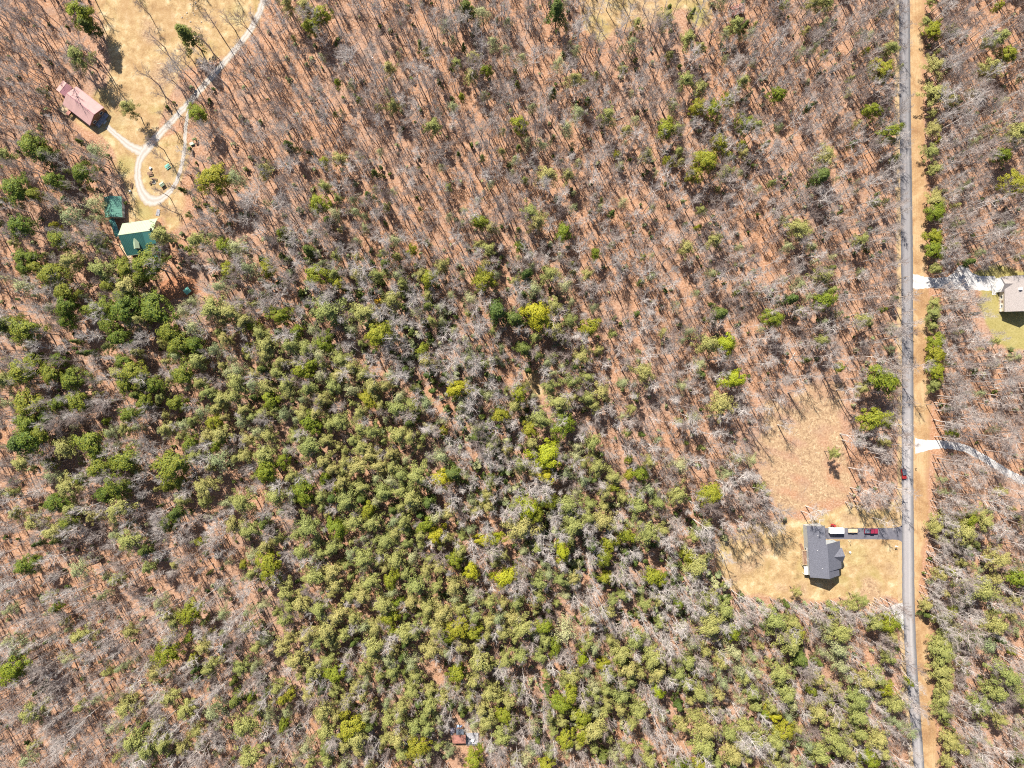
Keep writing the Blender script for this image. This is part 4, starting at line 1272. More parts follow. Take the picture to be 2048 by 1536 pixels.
def scatter(name, label, cat, sources, pts):
    """one mass of many plants: a point for each, an instance of one of the source meshes on it"""
    col = bpy.data.collections.new(name + "_shapes")
    for i, me in enumerate(sources):
        o = bpy.data.objects.new(f"{name}_shape_{i:03d}", me)
        col.objects.link(o)
    n = len(pts)
    me = bpy.data.meshes.new(name)
    me.vertices.add(n)
    me.vertices.foreach_set("co", np.array([p[0] for p in pts], np.float32).ravel())
    a = me.attributes.new("turn", 'FLOAT_VECTOR', 'POINT')
    a.data.foreach_set("vector", np.array([p[1] for p in pts], np.float32).ravel())
    a = me.attributes.new("size", 'FLOAT_VECTOR', 'POINT')
    a.data.foreach_set("vector", np.array([p[2] for p in pts], np.float32).ravel())
    a = me.attributes.new("pick", 'INT', 'POINT')
    a.data.foreach_set("value", np.array([p[3] for p in pts], np.int32))
    o = link(name, me)
    tag(o, label, cat, kind='stuff')
    ng = bpy.data.node_groups.new(name, 'GeometryNodeTree')
    ng.interface.new_socket("Geometry", in_out='INPUT', socket_type='NodeSocketGeometry')
    ng.interface.new_socket("Geometry", in_out='OUTPUT', socket_type='NodeSocketGeometry')
    gi, go = ng.nodes.new("NodeGroupInput"), ng.nodes.new("NodeGroupOutput")
    ci = ng.nodes.new("GeometryNodeCollectionInfo")
    ci.inputs[0].default_value = col
    ci.inputs["Separate Children"].default_value = True
    ci.inputs["Reset Children"].default_value = True
    ip = ng.nodes.new("GeometryNodeInstanceOnPoints")
    ip.inputs["Pick Instance"].default_value = True

    def na(nm, dt):
        x = ng.nodes.new("GeometryNodeInputNamedAttribute")
        x.data_type = dt
        x.inputs[0].default_value = nm
        return x.outputs[0]
    L = ng.links
    L.new(gi.outputs[0], ip.inputs["Points"])
    L.new(ci.outputs[0], ip.inputs["Instance"])
    L.new(na("pick", 'INT'), ip.inputs["Instance Index"])
    er = ng.nodes.new("FunctionNodeEulerToRotation")
    L.new(na("turn", 'FLOAT_VECTOR'), er.inputs[0])
    L.new(er.outputs[0], ip.inputs["Rotation"])
    L.new(na("size", 'FLOAT_VECTOR'), ip.inputs["Scale"])
    L.new(ip.outputs[0], go.inputs[0])
    md = o.modifiers.new("scatter", 'NODES')
    md.node_group = ng
    return o


src, off = [], {}
for kd in EVER:
    off[kd] = len(src)
    src += [e[4] for e in EVER[kd]]
pts = []
for t in mass_ever:
    k = t.var % len(EVER[t.kind])
    h0, R0 = EVER[t.kind][k][:2]
    pts.append(((t.x, t.y, 0), (0, 0, t.rz), (t.R / R0 * (0.84 + 0.36 * ((t.var * 37) % 100) / 100), t.R / R0 / (0.84 + 0.36 * ((t.var * 37) % 100) / 100), t.h / h0), off[t.kind] + k))
scatter("evergreen_woods", "smaller green pines and conifers massed through the forest", "woods", src, pts)
src, tints = [], ['pale', 'grey', 'brown']
for (h0, R0, d) in BARE:
    src += [d[k][2] for k in tints]
pts = []
for t in mass_bare:
    k = t.var % len(BARE)
    pts.append(((t.x, t.y, 0), (rng.normal(0, .03), rng.normal(0, .03), t.rz), (t.R, t.R, t.h), k * 3 + tints.index(t.tint)))
scatter("leafless_woods", "leafless grey hardwoods massed across the brown leaf litter", "woods", src, pts)
print("TREES", {k: v for k, v in n_kind.items()}, "bare", nb, "mass", len(mass_ever), len(mass_bare))

# saplings and brush under the trees
sap = []
for i in range(4):
    a, b, c = bare_shape(700 + i, 6.0, 1.7, 9, i % 2 == 0, 0.75)
    sap.append(joined("sapling", [(0, a), (0, b), (0, c)], [M['bark_grey' if i % 2 else 'bark_brown']]))
for i in range(4):
    tk_, cr = evergreen_shape(800 + i, 3.0, 1.3, 'bush')
    keep = cr[1][: len(cr[1]) // 3]
    sap.append(joined("laurel", [(0, tk_), (1, (cr[0], keep))], [M['pine_bark'], M['leaf_S' if i % 2 else 'leaf_D']]))
pts = []
while len(pts) < 10500:
    px, py = rng.uniform(-60, 2110), rng.uniform(-60, 1600)
    f = cell(FILL, px, py)
    ravine = math.hypot((px - 860) / 330, (py - 760) / 280) < 1 or math.hypot((px - 1200) / 330, (py - 1210) / 260) < 1
    if blocked(px, py, 1.0) or (not ravine and rng.uniform() < 0.45):
        continue
    p = W(px, py)
    green = rng.uniform() < (0.62 if ravine else 0.34 if f >= 3 else 0.24)
    bnd = raster(_band, px, py)
    green = green or rng.uniform() < 0.45 * bnd
    sc = rng.uniform(0.5, 1.15) * (1 + 0.65 * bnd * green)
    pts.append(((p[0], p[1], 0), (0, 0, rng.uniform(0, 6.28)), (sc, sc, sc), int(rng.integers(4, 8) if green else rng.integers(0, 4))))
scatter("undergrowth", "low saplings and laurel brush under the forest trees", "undergrowth", sap, pts)

# fallen sticks on the forest floor
segs = []
while len(segs) < 5200:
    px, py = rng.uniform(-40, 2090), rng.uniform(-40, 1580)
    if blocked(px, py, 0.5) and not (raster(_clearing, px, py) > 0 and rng.uniform() < 0.5):
        continue
    p = W(px, py)
    a = rng.uniform(0, 6.28)
    ln = rng.uniform(0.6, 3.2)
    r0 = rng.uniform(0.03, 0.07)
    q = np.array([p[0], p[1], r0 * 0.8])
    segs.append((q, q + np.array([math.cos(a) * ln, math.sin(a) * ln, rng.uniform(0, 0.2)]), r0, r0 * 0.5))
v, f = tubes(segs, 3)
tag(link("fallen_sticks", mesh_from("fallen_sticks", v, f, M['bark_pale'])), "pale fallen sticks scattered over the forest floor", "sticks", kind='stuff')


#--PART2--
# ------------------------------------------------------------------ buildings
def to_local(root, px, py, h):
    p = W(px, py, h)
    d = p - np.array([root.location.x, root.location.y])
    c, s_ = math.cos(-root.rotation_euler.z), math.sin(-root.rotation_euler.z)
    return d[0] * c - d[1] * s_, d[0] * s_ + d[1] * c


def gable(root, x0, x1, y0, y1, eave, ridge, wall, roof_a, roof_b, ov=0.5, off=0.0, th=0.14, seams=0.0, trim=None, base=0.0, wname="wall"):
    """gabled block, ridge along local x; roof_a covers the +y slope, roof_b the -y slope; extents are those of the roof"""
    yc = (y0 + y1) / 2 + off
    iy0, iy1, ix0, ix1 = y0 + ov, y1 - ov, x0 + ov, x1 - ov
    sl0 = (ridge - eave) / (yc - y0)
    sl1 = (ridge - eave) / (y1 - yc)
    MB().prism([(iy0, base), (iy1, base), (iy1, eave + sl1 * ov - th - 0.06), (yc, ridge - th - 0.06), (iy0, eave + sl0 * ov - th - 0.06)], 'x', ix0, ix1).build(wname, wall, root)
    for sg, m, ye in ((1, roof_a, y1), (-1, roof_b, y0)):
        r = MB().slab([(x0, yc, ridge), (x1, yc, ridge), (x1, ye, eave), (x0, ye, eave)], th).build("roof_slope", m, root)
        if seams:
            mb = MB()
            n = int((x1 - x0) / seams)
            for i in range(1, n):
                x = x0 + (x1 - x0) * i / n
                mb.slab([(x - 0.03, yc, ridge + 0.05), (x + 0.03, yc, ridge + 0.05), (x + 0.03, ye, eave + 0.05), (x - 0.03, ye, eave + 0.05)], 0.045)
            mb.build("standing_seams", m, r)
    MB().slab([(x0 - 0.02, yc - 0.16, ridge + 0.06 - 0.16 * sl0), (x1 + 0.02, yc - 0.16, ridge + 0.06 - 0.16 * sl0), (x1 + 0.02, yc, ridge + 0.075), (x0 - 0.02, yc, ridge + 0.075)], 0.05)\
        .slab([(x0 - 0.02, yc + 0.16, ridge + 0.06 - 0.16 * sl1), (x1 + 0.02, yc + 0.16, ridge + 0.06 - 0.16 * sl1), (x1 + 0.02, yc + 0.002, ridge + 0.075), (x0 - 0.02, yc + 0.002, ridge + 0.075)], 0.05)\
        .build("ridge_cap", trim or roof_a, root)
    gm = MB()
    for ye in (y0, y1):
        d = -0.12 if ye == y0 else 0.12
        gm.box(x0, x1, min(ye, ye + d) + (0.003 if d > 0 else -0.003), max(ye, ye + d), eave - 0.22, eave - 0.07)
    gm.build("gutter", trim or M['white'], root)


def window(root, axis, at, u, z, w=1.0, h=1.1, out=1, frame=None):
    """a window in a wall: axis 'x' means the wall's plane is x = at"""
    t0, t1 = (at - 0.02 * out, at + 0.06 * out)
    a, b = min(t0, t1), max(t0, t1)
    g = (lambda p, q, u0, u1, z0, z1: (p, q, u0, u1, z0, z1)) if axis == 'x' else (lambda p, q, u0, u1, z0, z1: (u0, u1, p, q, z0, z1))
    f = MB()
    for (u0, u1, z0, z1) in ((u - w / 2 - .1, u + w / 2 + .1, z + h, z + h + .1), (u - w / 2 - .1, u + w / 2 + .1, z - .1, z), (u - w / 2 - .1, u - w / 2, z, z + h), (u + w / 2, u + w / 2 + .1, z, z + h)):
        f.box(*g(a, b, u0, u1, z0, z1))
    wn_ = f.build("window", frame or M['white'], root)
    MB().box(*g(min(at, at + .03 * out), max(at, at + .03 * out), u - w / 2, u + w / 2, z, z + h)).build("pane", M['glass'], wn_)


def door(root, axis, at, u, out=1, mat=None, w=0.95, h=2.05, z=0.15):
    a, b = min(at, at + .05 * out), max(at, at + .05 * out)
    args = (a, b, u - w / 2, u + w / 2, z, z + h) if axis == 'x' else (u - w / 2, u + w / 2, a, b, z, z + h)
    d = MB().box(*args).build("door", mat or M['wood_dark'], root)
    c, e = min(at + .05 * out, at + .11 * out), max(at + .05 * out, at + .11 * out)
    args = (c, e, u + w / 2 - .15, u + w / 2 - .08, z + 1, z + 1.06) if axis == 'x' else (u + w / 2 - .15, u + w / 2 - .08, c, e, z + 1, z + 1.06)
    MB().box(*args).build("handle", M['metal'], d)


def boards(root, name, x0, x1, y0, y1, z, mat, along='x', bw=0.3, th=0.06):
    mb = MB()
    r = random.Random(len(name) + int(abs(x0) * 10))
    n = max(1, int(((y1 - y0) if along == 'x' else (x1 - x0)) / bw))
    for i in range(n):
        d = r.uniform(-0.012, 0.012)
        if along == 'x':
            mb.box(x0 + r.uniform(-.05, .05), x1 + r.uniform(-.05, .05), y0 + (y1 - y0) * i / n + .015, y0 + (y1 - y0) * (i + 1) / n - .015, z - th + d, z + d)
        else:
            mb.box(x0 + (x1 - x0) * i / n + .015, x0 + (x1 - x0) * (i + 1) / n - .015, y0 + r.uniform(-.05, .05), y1 + r.uniform(-.05, .05), z - th + d, z + d)
    return mb.build(name, mat, root)


def railing(root, pts, z, mat, hgt=0.95):
    mb = MB()
    for (a, b) in zip(pts[:-1], pts[1:]):
        a, b = Vector((*a, z)), Vector((*b, z))
        ln = (b - a).length
        for q in (hgt, hgt * .5):
            mb.cyl(a + Vector((0, 0, q)), b + Vector((0, 0, q)), 0.045, n=4)
        for i in range(int(ln / 1.2) + 1):
            p = a + (b - a) * min(1, i * 1.2 / ln)
            mb.cyl(p - Vector((0, 0, z)), p + Vector((0, 0, hgt)), 0.05, n=4)
    return mb.build("railing", mat, root)


def root_at(name, px, py, h, deg):
    p = W(px, py, h)
    return empty(name, (p[0], p[1], 0), math.radians(deg))


# red-roofed house, its long axis from the shed end to the porch end
hr = root_at("red_roofed_house", 166.2, 211.6, 3.4, -37.7)
tag(hr, "house with faded red metal gable roof beside the dry grass field", "house")
gable(hr, -7.5, 7.5, -4.9, 4.9, 3.4, 5.5, M['log_wall'], M['red_roof'], M['red_roof'], ov=0.45, trim=M['red_trim'])
MB().slab([(7.47, 0, 5.54), (7.6, 0, 5.54), (7.6, 4.95, 3.42), (7.47, 4.95, 3.42)], 0.26).slab([(7.47, -0.004, 5.54), (7.6, -0.004, 5.54), (7.6, -4.95, 3.42), (7.47, -4.95, 3.42)], 0.26).build("barge_board", M['red_trim'], hr)
window(hr, 'x', 7.05, 2.2, 1.1, 1.3, 1.2)
window(hr, 'x', 7.05, -2.6, 1.1, 1.3, 1.2)
door(hr, 'x', 7.05, 0.2)
window(hr, 'y', 4.45, -3, 1.1, 1.1, 1.1)
window(hr, 'y', 4.45, 2.5, 1.1, 1.1, 1.1)
window(hr, 'y', -4.45, 3.2, 1.1, 1.1, 1.1, out=-1)
boards(hr, "porch_floor", 7.1, 9.3, -3.6, 3.4, 0.35, M['wood_grey'], 'x')
bx("porch_step", M['concrete'], hr, 9.35, 10.1, -0.9, 0.9, 0.0, 0.18)
x, y = to_local(hr, 129, 220, 1.0)
boards(hr, "deck", x - 2.3, x + 2.0, y - 1.5, -4.5, 1.0, M['deck'], 'y')
railing(hr, [(x - 2.25, -4.6), (x - 2.25, y - 1.45), (x + 1.95, y - 1.45), (x + 1.95, -4.9)], 1.0, M['deck'], 0.9)
bx("porch_roof", M['rust_roof'], hr, x + 2.1, x + 3.6, y - 0.9, -4.4, 2.0, 2.12)
MB().cyl((x + 2.2, y - .8, 0), (x + 2.2, y - .8, 2.0), .07, n=6).cyl((x + 3.5, y - .8, 0), (x + 3.5, y - .8, 2.0), .07, n=6).build("porch_post", M['deck'], hr)
MB().cyl((-3.4, 1.6, 4.4), (-3.4, 1.6, 5.9), 0.13).build("flue_pipe", M['metal'], hr)

sr = root_at("metal_shed", 127.2, 176.2, 3.0, -37.7 + 90)
tag(sr, "small pinkish red metal-roofed shed behind the red-roofed house", "shed")
gable(sr, -2.55, 2.55, -2.5, 2.5, 2.6, 3.5, M['log_wall'], M['red_roof'], M['red_trim'], ov=0.25, seams=0.6, trim=M['red_roof'])
door(sr, 'x', -2.3, 0, out=-1, w=2.0)

# green-roofed house
hg = root_at("green_roofed_house", 284, 474.5, 3.6, 8.1)
tag(hg, "house with green metal roof coloured sunlit and shaded, dormer and breezeway", "house")
gable(hg, -7.7, 7.5, -7.0, 7.0, 3.6, 8.4, M['cream'], M['lit_or_pale_green'], M['green_roof'], ov=0.5, off=1.0, seams=0.7, trim=M['lit_or_pale_green'])  # one green metal, sunlight and shade painted in by separate slope colours
dm = MB()
dm.prism([(-1.0, 4.6), (1.0, 4.6), (1.0, 6.3), (0, 7.3), (-1.0, 6.3)], 'y', -5.0, -1.6)
o = dm.build("dormer", M['cream'], hg)
o.location.x = -1.6
MB().slab([(0, -5.3, 7.45), (0, -1.0, 7.45), (1.25, -1.0, 6.2), (1.25, -5.3, 6.2)], .1).slab([(-.002, -5.3, 7.45), (-.002, -1.0, 7.45), (-1.25, -1.0, 6.2), (-1.25, -5.3, 6.2)], .1).build("dormer_roof", M['lit_or_pale_green'], o)
MB().box(-.45, .45, -5.04, -5.005, 5.2, 6.2).build("pane", M['glass'], o)
o = MB().slab([(2.6, 0.9, 8.3), (7.1, 0.9, 8.3), (7.1, -4.2, 6.3), (2.6, -4.2, 6.3)], .14).build("shed_dormer_roof", M['green_roof'], hg)
MB().prism([(0.6, 7.0), (0.6, 8.05), (-4.0, 6.12), (-4.0, 4.6)], 'x', 2.8, 6.9).build("shed_dormer_wall", M['cream'], hg)
MB().slab([(2.4, -6.9, 4.0), (5.4, -6.9, 4.0), (5.4, -9.2, 3.2), (2.4, -9.2, 3.2)], .12).build("porch_roof", M['green_roof'], hg)
for xx in (2.6, 5.2):
    MB().cyl((xx, -9.0, 0), (xx, -9.0, 3.2), .08, n=6).build("porch_post", M['wood_dark'], hg)
boards(hg, "rear_deck", -3.0, 7.4, -9.6, -6.6, 0.9, M['wood_dark'], 'x')
railing(hg, [(-3.0, -6.7), (-3.0, -9.6), (7.4, -9.6), (7.4, -6.7)], 0.9, M['wood_dark'])
MB().slab([(4.6, 6.6, 4.6), (7.6, 4.6, 6.0), (7.9, 7.2, 3.5), (4.4, 7.4, 3.55)], .12).build("porch_gable", M['lit_or_pale_green'], hg)
for xx in (-5, -2, 1, 4):
    window(hg, 'y', 6.5, xx, 1.0, 1.1, 1.2)
door(hg, 'y', 6.5, 2.5)
for xx in (-5.5, 0, 4.5):
    window(hg, 'y', -6.5, xx, 1.0, 1.2, 1.2, out=-1)
for yy in (-3, 2):
    window(hg, 'x', 7.0, yy, 1.0, 1.1, 1.2)
bx("chimney", M['stone'], hg, 5.9, 6.7, 1.3, 2.1, 6.6, 9.4)
# breezeway between garage and house
p0, p1 = to_local(hg, 222, 438, 2.9), to_local(hg, 236, 473, 2.9)
d = Vector((p1[0] - p0[0], p1[1] - p0[1], 0))
n = Vector((-d.y, d.x, 0)).normalized() * 1.2
a, b = Vector((*p0, 3.3)), Vector((*p1, 3.3))
MB().slab([a, b, b + n - Vector((0, 0, .6)), a + n - Vector((0, 0, .6))], .1).slab([a - n * .002, b - n * .002, b - n - Vector((0, 0, .6)), a - n - Vector((0, 0, .6))], .1).build("breezeway_roof", M['green_roof'], hg)
mb = MB()
for t in (0.05, 0.5, 0.95):
    for sg in (-.9, .9):
        q = a + (b - a) * t + n * sg
        mb.cyl((q.x, q.y, 0), (q.x, q.y, 2.72), .08, n=5)
mb.build("breezeway_post", M['wood_dark'], hg)
# plank walk behind the house
x, y = to_local(hg, 238, 486, 0.5)
x2, y2 = to_local(hg, 264, 526, 0.5)
mb = MB()
dv = Vector((x2 - x, y2 - y, 0))
nv = Vector((-dv.y, dv.x, 0)).normalized()
for i in range(4):
    o_ = nv * (i - 1.5) * 0.55
    mb.slab([Vector((x, y, .5)) + o_, Vector((x2, y2, .5)) + o_, Vector((x2, y2, .5)) + o_ + nv * .32, Vector((x, y, .5)) + o_ + nv * .32], .12)
mb.build("plank_walk", M['deck'], hg)

gg = root_at("green_roofed_garage", 226, 414.5, 3.1, -87)
tag(gg, "garage with dull green metal gable roof by the gravel loop", "garage")
gable(gg, -4.5, 4.5, -3.7, 3.7, 3.1, 5.3, M['siding'], M['garage_green'], M['garage_green'], ov=0.3, seams=0.7, trim=M['garage_green'])
bx("garage_door", M['white'], gg, -2.4, 0.2, 3.4, 3.46, 0.05, 2.3)
door(gg, 'y', 3.4, 2.0, out=1, mat=M['white'])

# small green shed on the clay
p = root_at("garden_shed", 373.5, 581, 2.4, 40)
tag(p, "tiny green-roofed shed standing on the red clay patch", "shed")
gable(p, -1.35, 1.35, -1.2, 1.2, 2.0, 2.7, M['wood_dark'], M['teal'], M['teal'], ov=0.15, trim=M['teal'])
door(p, 'x', 1.2, 0)

# grey-roofed house (ridge runs along local y, so the whole root is turned a quarter)
hh = root_at("grey_roofed_house", 1649, 1119, 6.0, 3.9 - 90)
tag(hh, "two-storey house with grey shingle roof and front gable beside the paved drive", "house")
# in this frame local +x points down the picture, local +y to the road
gable(hh, -7.3, 7.4, -6.45, 6.0, 6.0, 10.2, M['siding'], M['grey_roof'], M['grey_roof'], ov=0.4, off=0.25, trim=M['grey_roof'])
MB().slab([(-7.45, 0.1, 10.3), (4.3, 0.1, 10.3), (4.3, 7.3, 5.9), (-7.45, 7.3, 5.9)], .16).build("front_roof", M['grey_roof'], hh)
MB().prism([(5.4, 0), (6.7, 0), (6.7, 6.1), (5.4, 6.9)], 'x', -6.9, 3.8).build("front_wing", M['siding'], hh)
MB().prism([(-4.0, 0), (1.4, 0), (1.4, 6.0), (-1.3, 8.0), (-4.0, 6.0)], 'y', 6.4, 7.7).build("front_gable_wall", M['siding'], hh)
for sg in (-1, 1):
    MB().slab([(-1.3, 3.2, 8.35), (-1.3, 8.1, 8.35), (-1.3 + sg * 3.1, 8.1, 5.75), (-1.3 + sg * 3.1, 5.0, 5.75)], .14).build("front_gable_roof", M['grey_roof'], hh)
# garage wing
MB().slab([(-14.9, -6.5, 5.95), (-7.28, -6.5, 5.95), (-7.28, -0.4, 9.9), (-14.9, -0.4, 9.9)], .15).build("garage_roof", M['grey_roof'], hh)
MB().slab([(-14.9, -0.41, 9.9), (-7.45, -0.41, 9.9), (-7.45, 1.0, 6.6), (-14.9, 1.0, 6.6)], .15).build("garage_roof", M['grey_roof'], hh)
MB().prism([(-6.0, 0), (0.7, 0), (0.7, 6.9), (-0.4, 9.6), (-6.0, 6.05)], 'x', -14.5, -7.0).build("garage_wing", M['siding'], hh)
for xx in (-13.2, -10.0):
    bx("garage_door", M['white'], hh, xx - 1.3, xx + 1.3, 0.7, 0.76, 0.05, 2.3)
for (u, z) in ((-5, 1.0), (2.5, 1.0), (-5, 3.9), (2.5, 3.9)):
    window(hh, 'y', 6.7, u, z, 1.2, 1.3)
for (u, z) in ((-4, 1.0), (0.5, 1.0), (4.5, 1.0), (-4, 3.9), (0.5, 3.9), (4.5, 3.9)):
    window(hh, 'y', -6.05, u, z, 1.2, 1.3, out=-1)
for (u, z) in ((-3, 1.0), (3, 1.0), (-3, 3.9), (3, 3.9)):
    window(hh, 'x', 7.0, u, z, 1.2, 1.3)
door(hh, 'y', 7.7, -1.3)
window(hh, 'y', 7.7, -1.3, 3.8, 1.3, 1.3)
# decks and leaning roof at the back
hh.scale = (1, 1, 0.95)
boards(hh, "rear_deck", -3.6, 2.6, -8.1, -6.1, 2.4, M['wood_dark'], 'y')
railing(hh, [(-3.6, -6.3), (-3.6, -8.1), (2.6, -8.1), (2.6, -6.3)], 2.4, M['deck'])
mb = MB()
for i in range(8):
    mb.box(-4.0 - i * .3, -3.72 - i * .3, -8.0, -6.9, 2.1 - i * .28, 2.16 - i * .28)
mb.build("deck_stairs", M['log_wall'], hh)
MB().slab([(3.4, -6.2, 3.1), (7.0, -6.2, 3.1), (7.0, -7.7, 2.6), (3.4, -7.7, 2.6)], .12).build("patio_roof", M['concrete'], hh)
mb = MB()
for xx in (3.6, 6.8):
    mb.cyl((xx, -7.5, 0), (xx, -7.5, 2.5), .08, n=6)
mb.build("patio_post", M['white'], hh)
for (xx, yy) in ((3.2, -2.2), (-4.5, -3.5), (-11, -3)):
    MB().cyl((xx, yy, 7.0), (xx, yy, 10.2 + yy * .68 + .55), .09, n=8).build("vent_pipe", M['white'], hh)

# taupe-roofed house at the end of the short white drive
pE = W(2009.7, 588, 4.4)
he = empty("taupe_roofed_house", (pE[0] + 6.0, pE[1], 0), math.radians(-90))
tag(he, "house with taupe shingle roof and white garage end on the green lawn", "house")
gable(he, -7.7, 7.7, -6.0, 6.0, 4.4, 8.0, M['cream'], M['tan_roof'], M['tan_roof'], ov=0.4, trim=M['tan_roof'])
# local +x down the picture, local -y towards the road
yg = to_local(he, 2002.5, 568.5, 3.6)
gx = yg[0]
gy0 = yg[1]
MB().prism([(gx - 3.1, 0), (gx + 3.1, 0), (gx + 3.1, 3.6), (gx, 5.8), (gx - 3.1, 3.6)], 'y', gy0 + .3, -5.5).build("garage_wing", M['white'], he)
for sg in (-1, 1):
    MB().slab([(gx, gy0, 6.0), (gx, -2.2, 6.0), (gx + sg * 3.4, -4.6, 3.55), (gx + sg * 3.4, gy0, 3.55)], .14).build("garage_roof", M['tan_roof'], he)
bx("garage_door", M['white'], he, gx - 2.3, gx + 2.3, gy0 + .23, gy0 + .295, 0.05, 2.4)
bx("apron", M['concrete'], he, gx - 3.4, gx + 4.2, gy0 - 1.6, gy0 + .2, 0.0, 0.09)
bx("chimney", M['white'], he, *(lambda q: (q[0] - .5, q[0] + .5, q[1] - .5, q[1] + .5))(to_local(he, 2040, 578, 7.2)), 5.6, 8.2)
q0, q1 = to_local(he, 1999, 600, .6), to_local(he, 2006, 624, .6)
boards(he, "porch_deck", q0[0], q1[0], q0[1], -5.5, 0.6, M['deck'], 'x')
railing(he, [(q0[0], q0[1]), (q1[0], q0[1])], 0.6, M['white'])
for (u, z) in ((1.0, 1.2), (5.0, 1.2)):
    window(he, 'y', -5.6, u, z, 1.2, 1.3, out=-1)
door(he, 'y', -5.6, 3.0, out=-1, z=.6)
for (u, z) in ((-3, 1.2), (3, 1.2)):
    window(he, 'x', 7.3, u, z, 1.2, 1.3)

# brown shed in the far clearing
p = root_at("brown_shed", 1475, 18, 2.7, 18)
tag(p, "brown metal-roofed shed half hidden in trees by the grassy clearing", "shed")
gable(p, -2.9, 2.9, -1.9, 1.9, 2.4, 3.2, M['wood_dark'], M['rust_roof'], M['rust_roof'], ov=.2, trim=M['wood_dark'])
door(p, 'x', 2.7, 0)

# forest cabin with its clutter
p = root_at("forest_cabin", 918, 1479, 3.3, 0)
tag(p, "rusty brown-roofed cabin with grey deck hidden in the pine woods", "cabin")
MB().prism([(-1.7, 0), (1.7, 0), (1.7, 3.45), (-1.7, 2.75)], 'x', -2.6, 2.6).build("wall", M['wood_dark'], p)
MB().slab([(-2.9, 1.95, 3.65), (2.9, 1.95, 3.65), (2.9, -1.95, 2.85), (-2.9, -1.95, 2.85)], .12).build("roof", M['rust_roof'], p)
MB().slab([(-1.2, 4.4, 3.2), (1.9, 4.4, 3.2), (2.1, 1.97, 3.0), (-1.2, 1.97, 3.0)], .1).build("annex_roof", M['slate'], p)
MB().box(-1.0, 1.8, 1.72, 4.2, 0, 2.9).build("annex_wall", M['wood_dark'], p)
boards(p, "deck", 2.95, 8.3, -3.4, 1.7, 0.7, M['wood_grey'], 'x')
railing(p, [(2.95, -3.4), (8.3, -3.4), (8.3, 1.7)], .7, M['wood_grey'], .9)
window(p, 'x', 2.6, .4, 1.2, .9, .9)
door(p, 'x', 2.6, -.9, z=.72)
pc = p.location


def deck_chair(px, py, deg, lab):
    c = root_at("deck_chair", px, py, 1.0, deg)
    c.location.z = 0.715
    tag(c, lab, "chair")
    bx("seat", M['slate'], c, -.32, .32, -.32, .32, .38, .46)
    bx("backrest", M['slate'], c, -.32, .32, .28, .36, .48, 1.0)
    for sx in (-.28, .28):
        for sy in (-.28, .28):
            MB().cyl((sx, sy, 0), (sx, sy, .379), .03, n=5).build("leg", M['metal'], c)


deck_chair(939, 1478, 20, "dark chair on the cabin's grey deck beside the cabin wall")
deck_chair(941, 1485, 160, "dark chair at the outer corner of the cabin's deck")
deck_chair(948, 1489, 60, "dark chair beside the round table on the cabin's deck")
t = root_at("round_table", 945, 1481.5, 1.4, 0)
t.location.z = 0.715
tag(t, "pale round table on the cabin's grey deck", "table")
MB().cyl((0, 0, .68), (0, 0, .74), .6, n=18).build("tabletop", M['white'], t)
MB().cyl((0, 0, .03), (0, 0, .679), .06, n=8).build("pedestal", M['metal'], t)
MB().cyl((0, 0, 0), (0, 0, .028), .3, n=12).build("base", M['metal'], t)


def tarp(name, px, py, rx, ry, hgt, mat, seed, lab):
    r = np.random.default_rng(seed)
    n = 12
    V, F = [], []
    q = W(px, py)
    for i in range(n + 1):
        for j in range(n + 1):
            u, v = i / n * 2 - 1, j / n * 2 - 1
            e = max(0, 1 - (u ** 4 + v ** 4) / 1.3)
            V.append((u * rx * (1 + .12 * math.sin(5 * v + seed)), v * ry * (1 + .12 * math.sin(4 * u + seed)), max(0.02, hgt * e ** .6 * (1 + r.normal(0, .14)))))
    ii = np.arange((n + 1) ** 2).reshape(n + 1, n + 1)
    q4 = np.stack([ii[:-1, :-1], ii[1:, :-1], ii[1:, 1:], ii[:-1, 1:]], -1).reshape(-1, 4)
    o = link(name, mesh_from(name, V, q4, mat))
    o.location = (q[0], q[1], 0)
    return tag(o, lab, "tarp")


tarp("tarp_heap", 906, 1462, 1.3, 1.7, 1.2, M['white_tarp'], 2, "crumpled pale lilac tarp heap behind the forest cabin")
tarp("tarp_heap", 919, 1454, 1.2, 1.0, 1.1, M['blue_tarp'], 3, "blue-grey tarp over a heap behind the forest cabin")
tarp("tarp_heap", 1613, 1068, 1.0, 2.2, .8, M['teal'], 5, "teal tarp cover beside the grey-roofed house's garage wing")


def lumber(px, py, deg, ln, n, mat, lab, gap=.35, name="lumber_stack"):
    c = root_at(name, px, py, 0, deg)
    tag(c, lab, "lumber")
    for i in range(n):
        bx("board", mat, c, -ln / 2 + random.uniform(-.15, .15), ln / 2 + random.uniform(-.15, .15), (i - n / 2) * gap, (i - n / 2) * gap + gap * .7, .1, .28)
    for sx in (-.35, .35):
        bx("bearer", M['wood_dark'], c, sx * ln - .06, sx * ln + .06, -n / 2 * gap, n / 2 * gap, 0, .098)


lumber(946, 1462, -4, 6.2, 4, M['deck'], "pale boards laid side by side near the forest cabin deck")
lumber(316.5, 425, -8, 1.5, 8, M['wood_grey'], "stacked grey boards beside the green-roofed house")


# ------------------------------------------------------------------ yard things inside and around the gravel loop
def bench(px, py, deg, mat, lab, ln=2.2):
    c = root_at("garden_bench", px, py, 0.4, deg)
    tag(c, lab, "bench")
    for i in range(3):
        bx("seat_slat", mat, c, -ln / 2, ln / 2, -.3 + i * .2, -.14 + i * .2, .42, .47)
    for i in range(2):
        bx("backrest_slat", mat, c, -ln / 2, ln / 2, .32, .37, .6 + i * .2, .75 + i * .2)
    for sx in (-1, 1):
        for yy in (-.26, .26):
            bx("leg", mat, c, sx * (ln / 2 - .12) - .05, sx * (ln / 2 - .12) + .05, yy - .05, yy + .05, 0, .419)


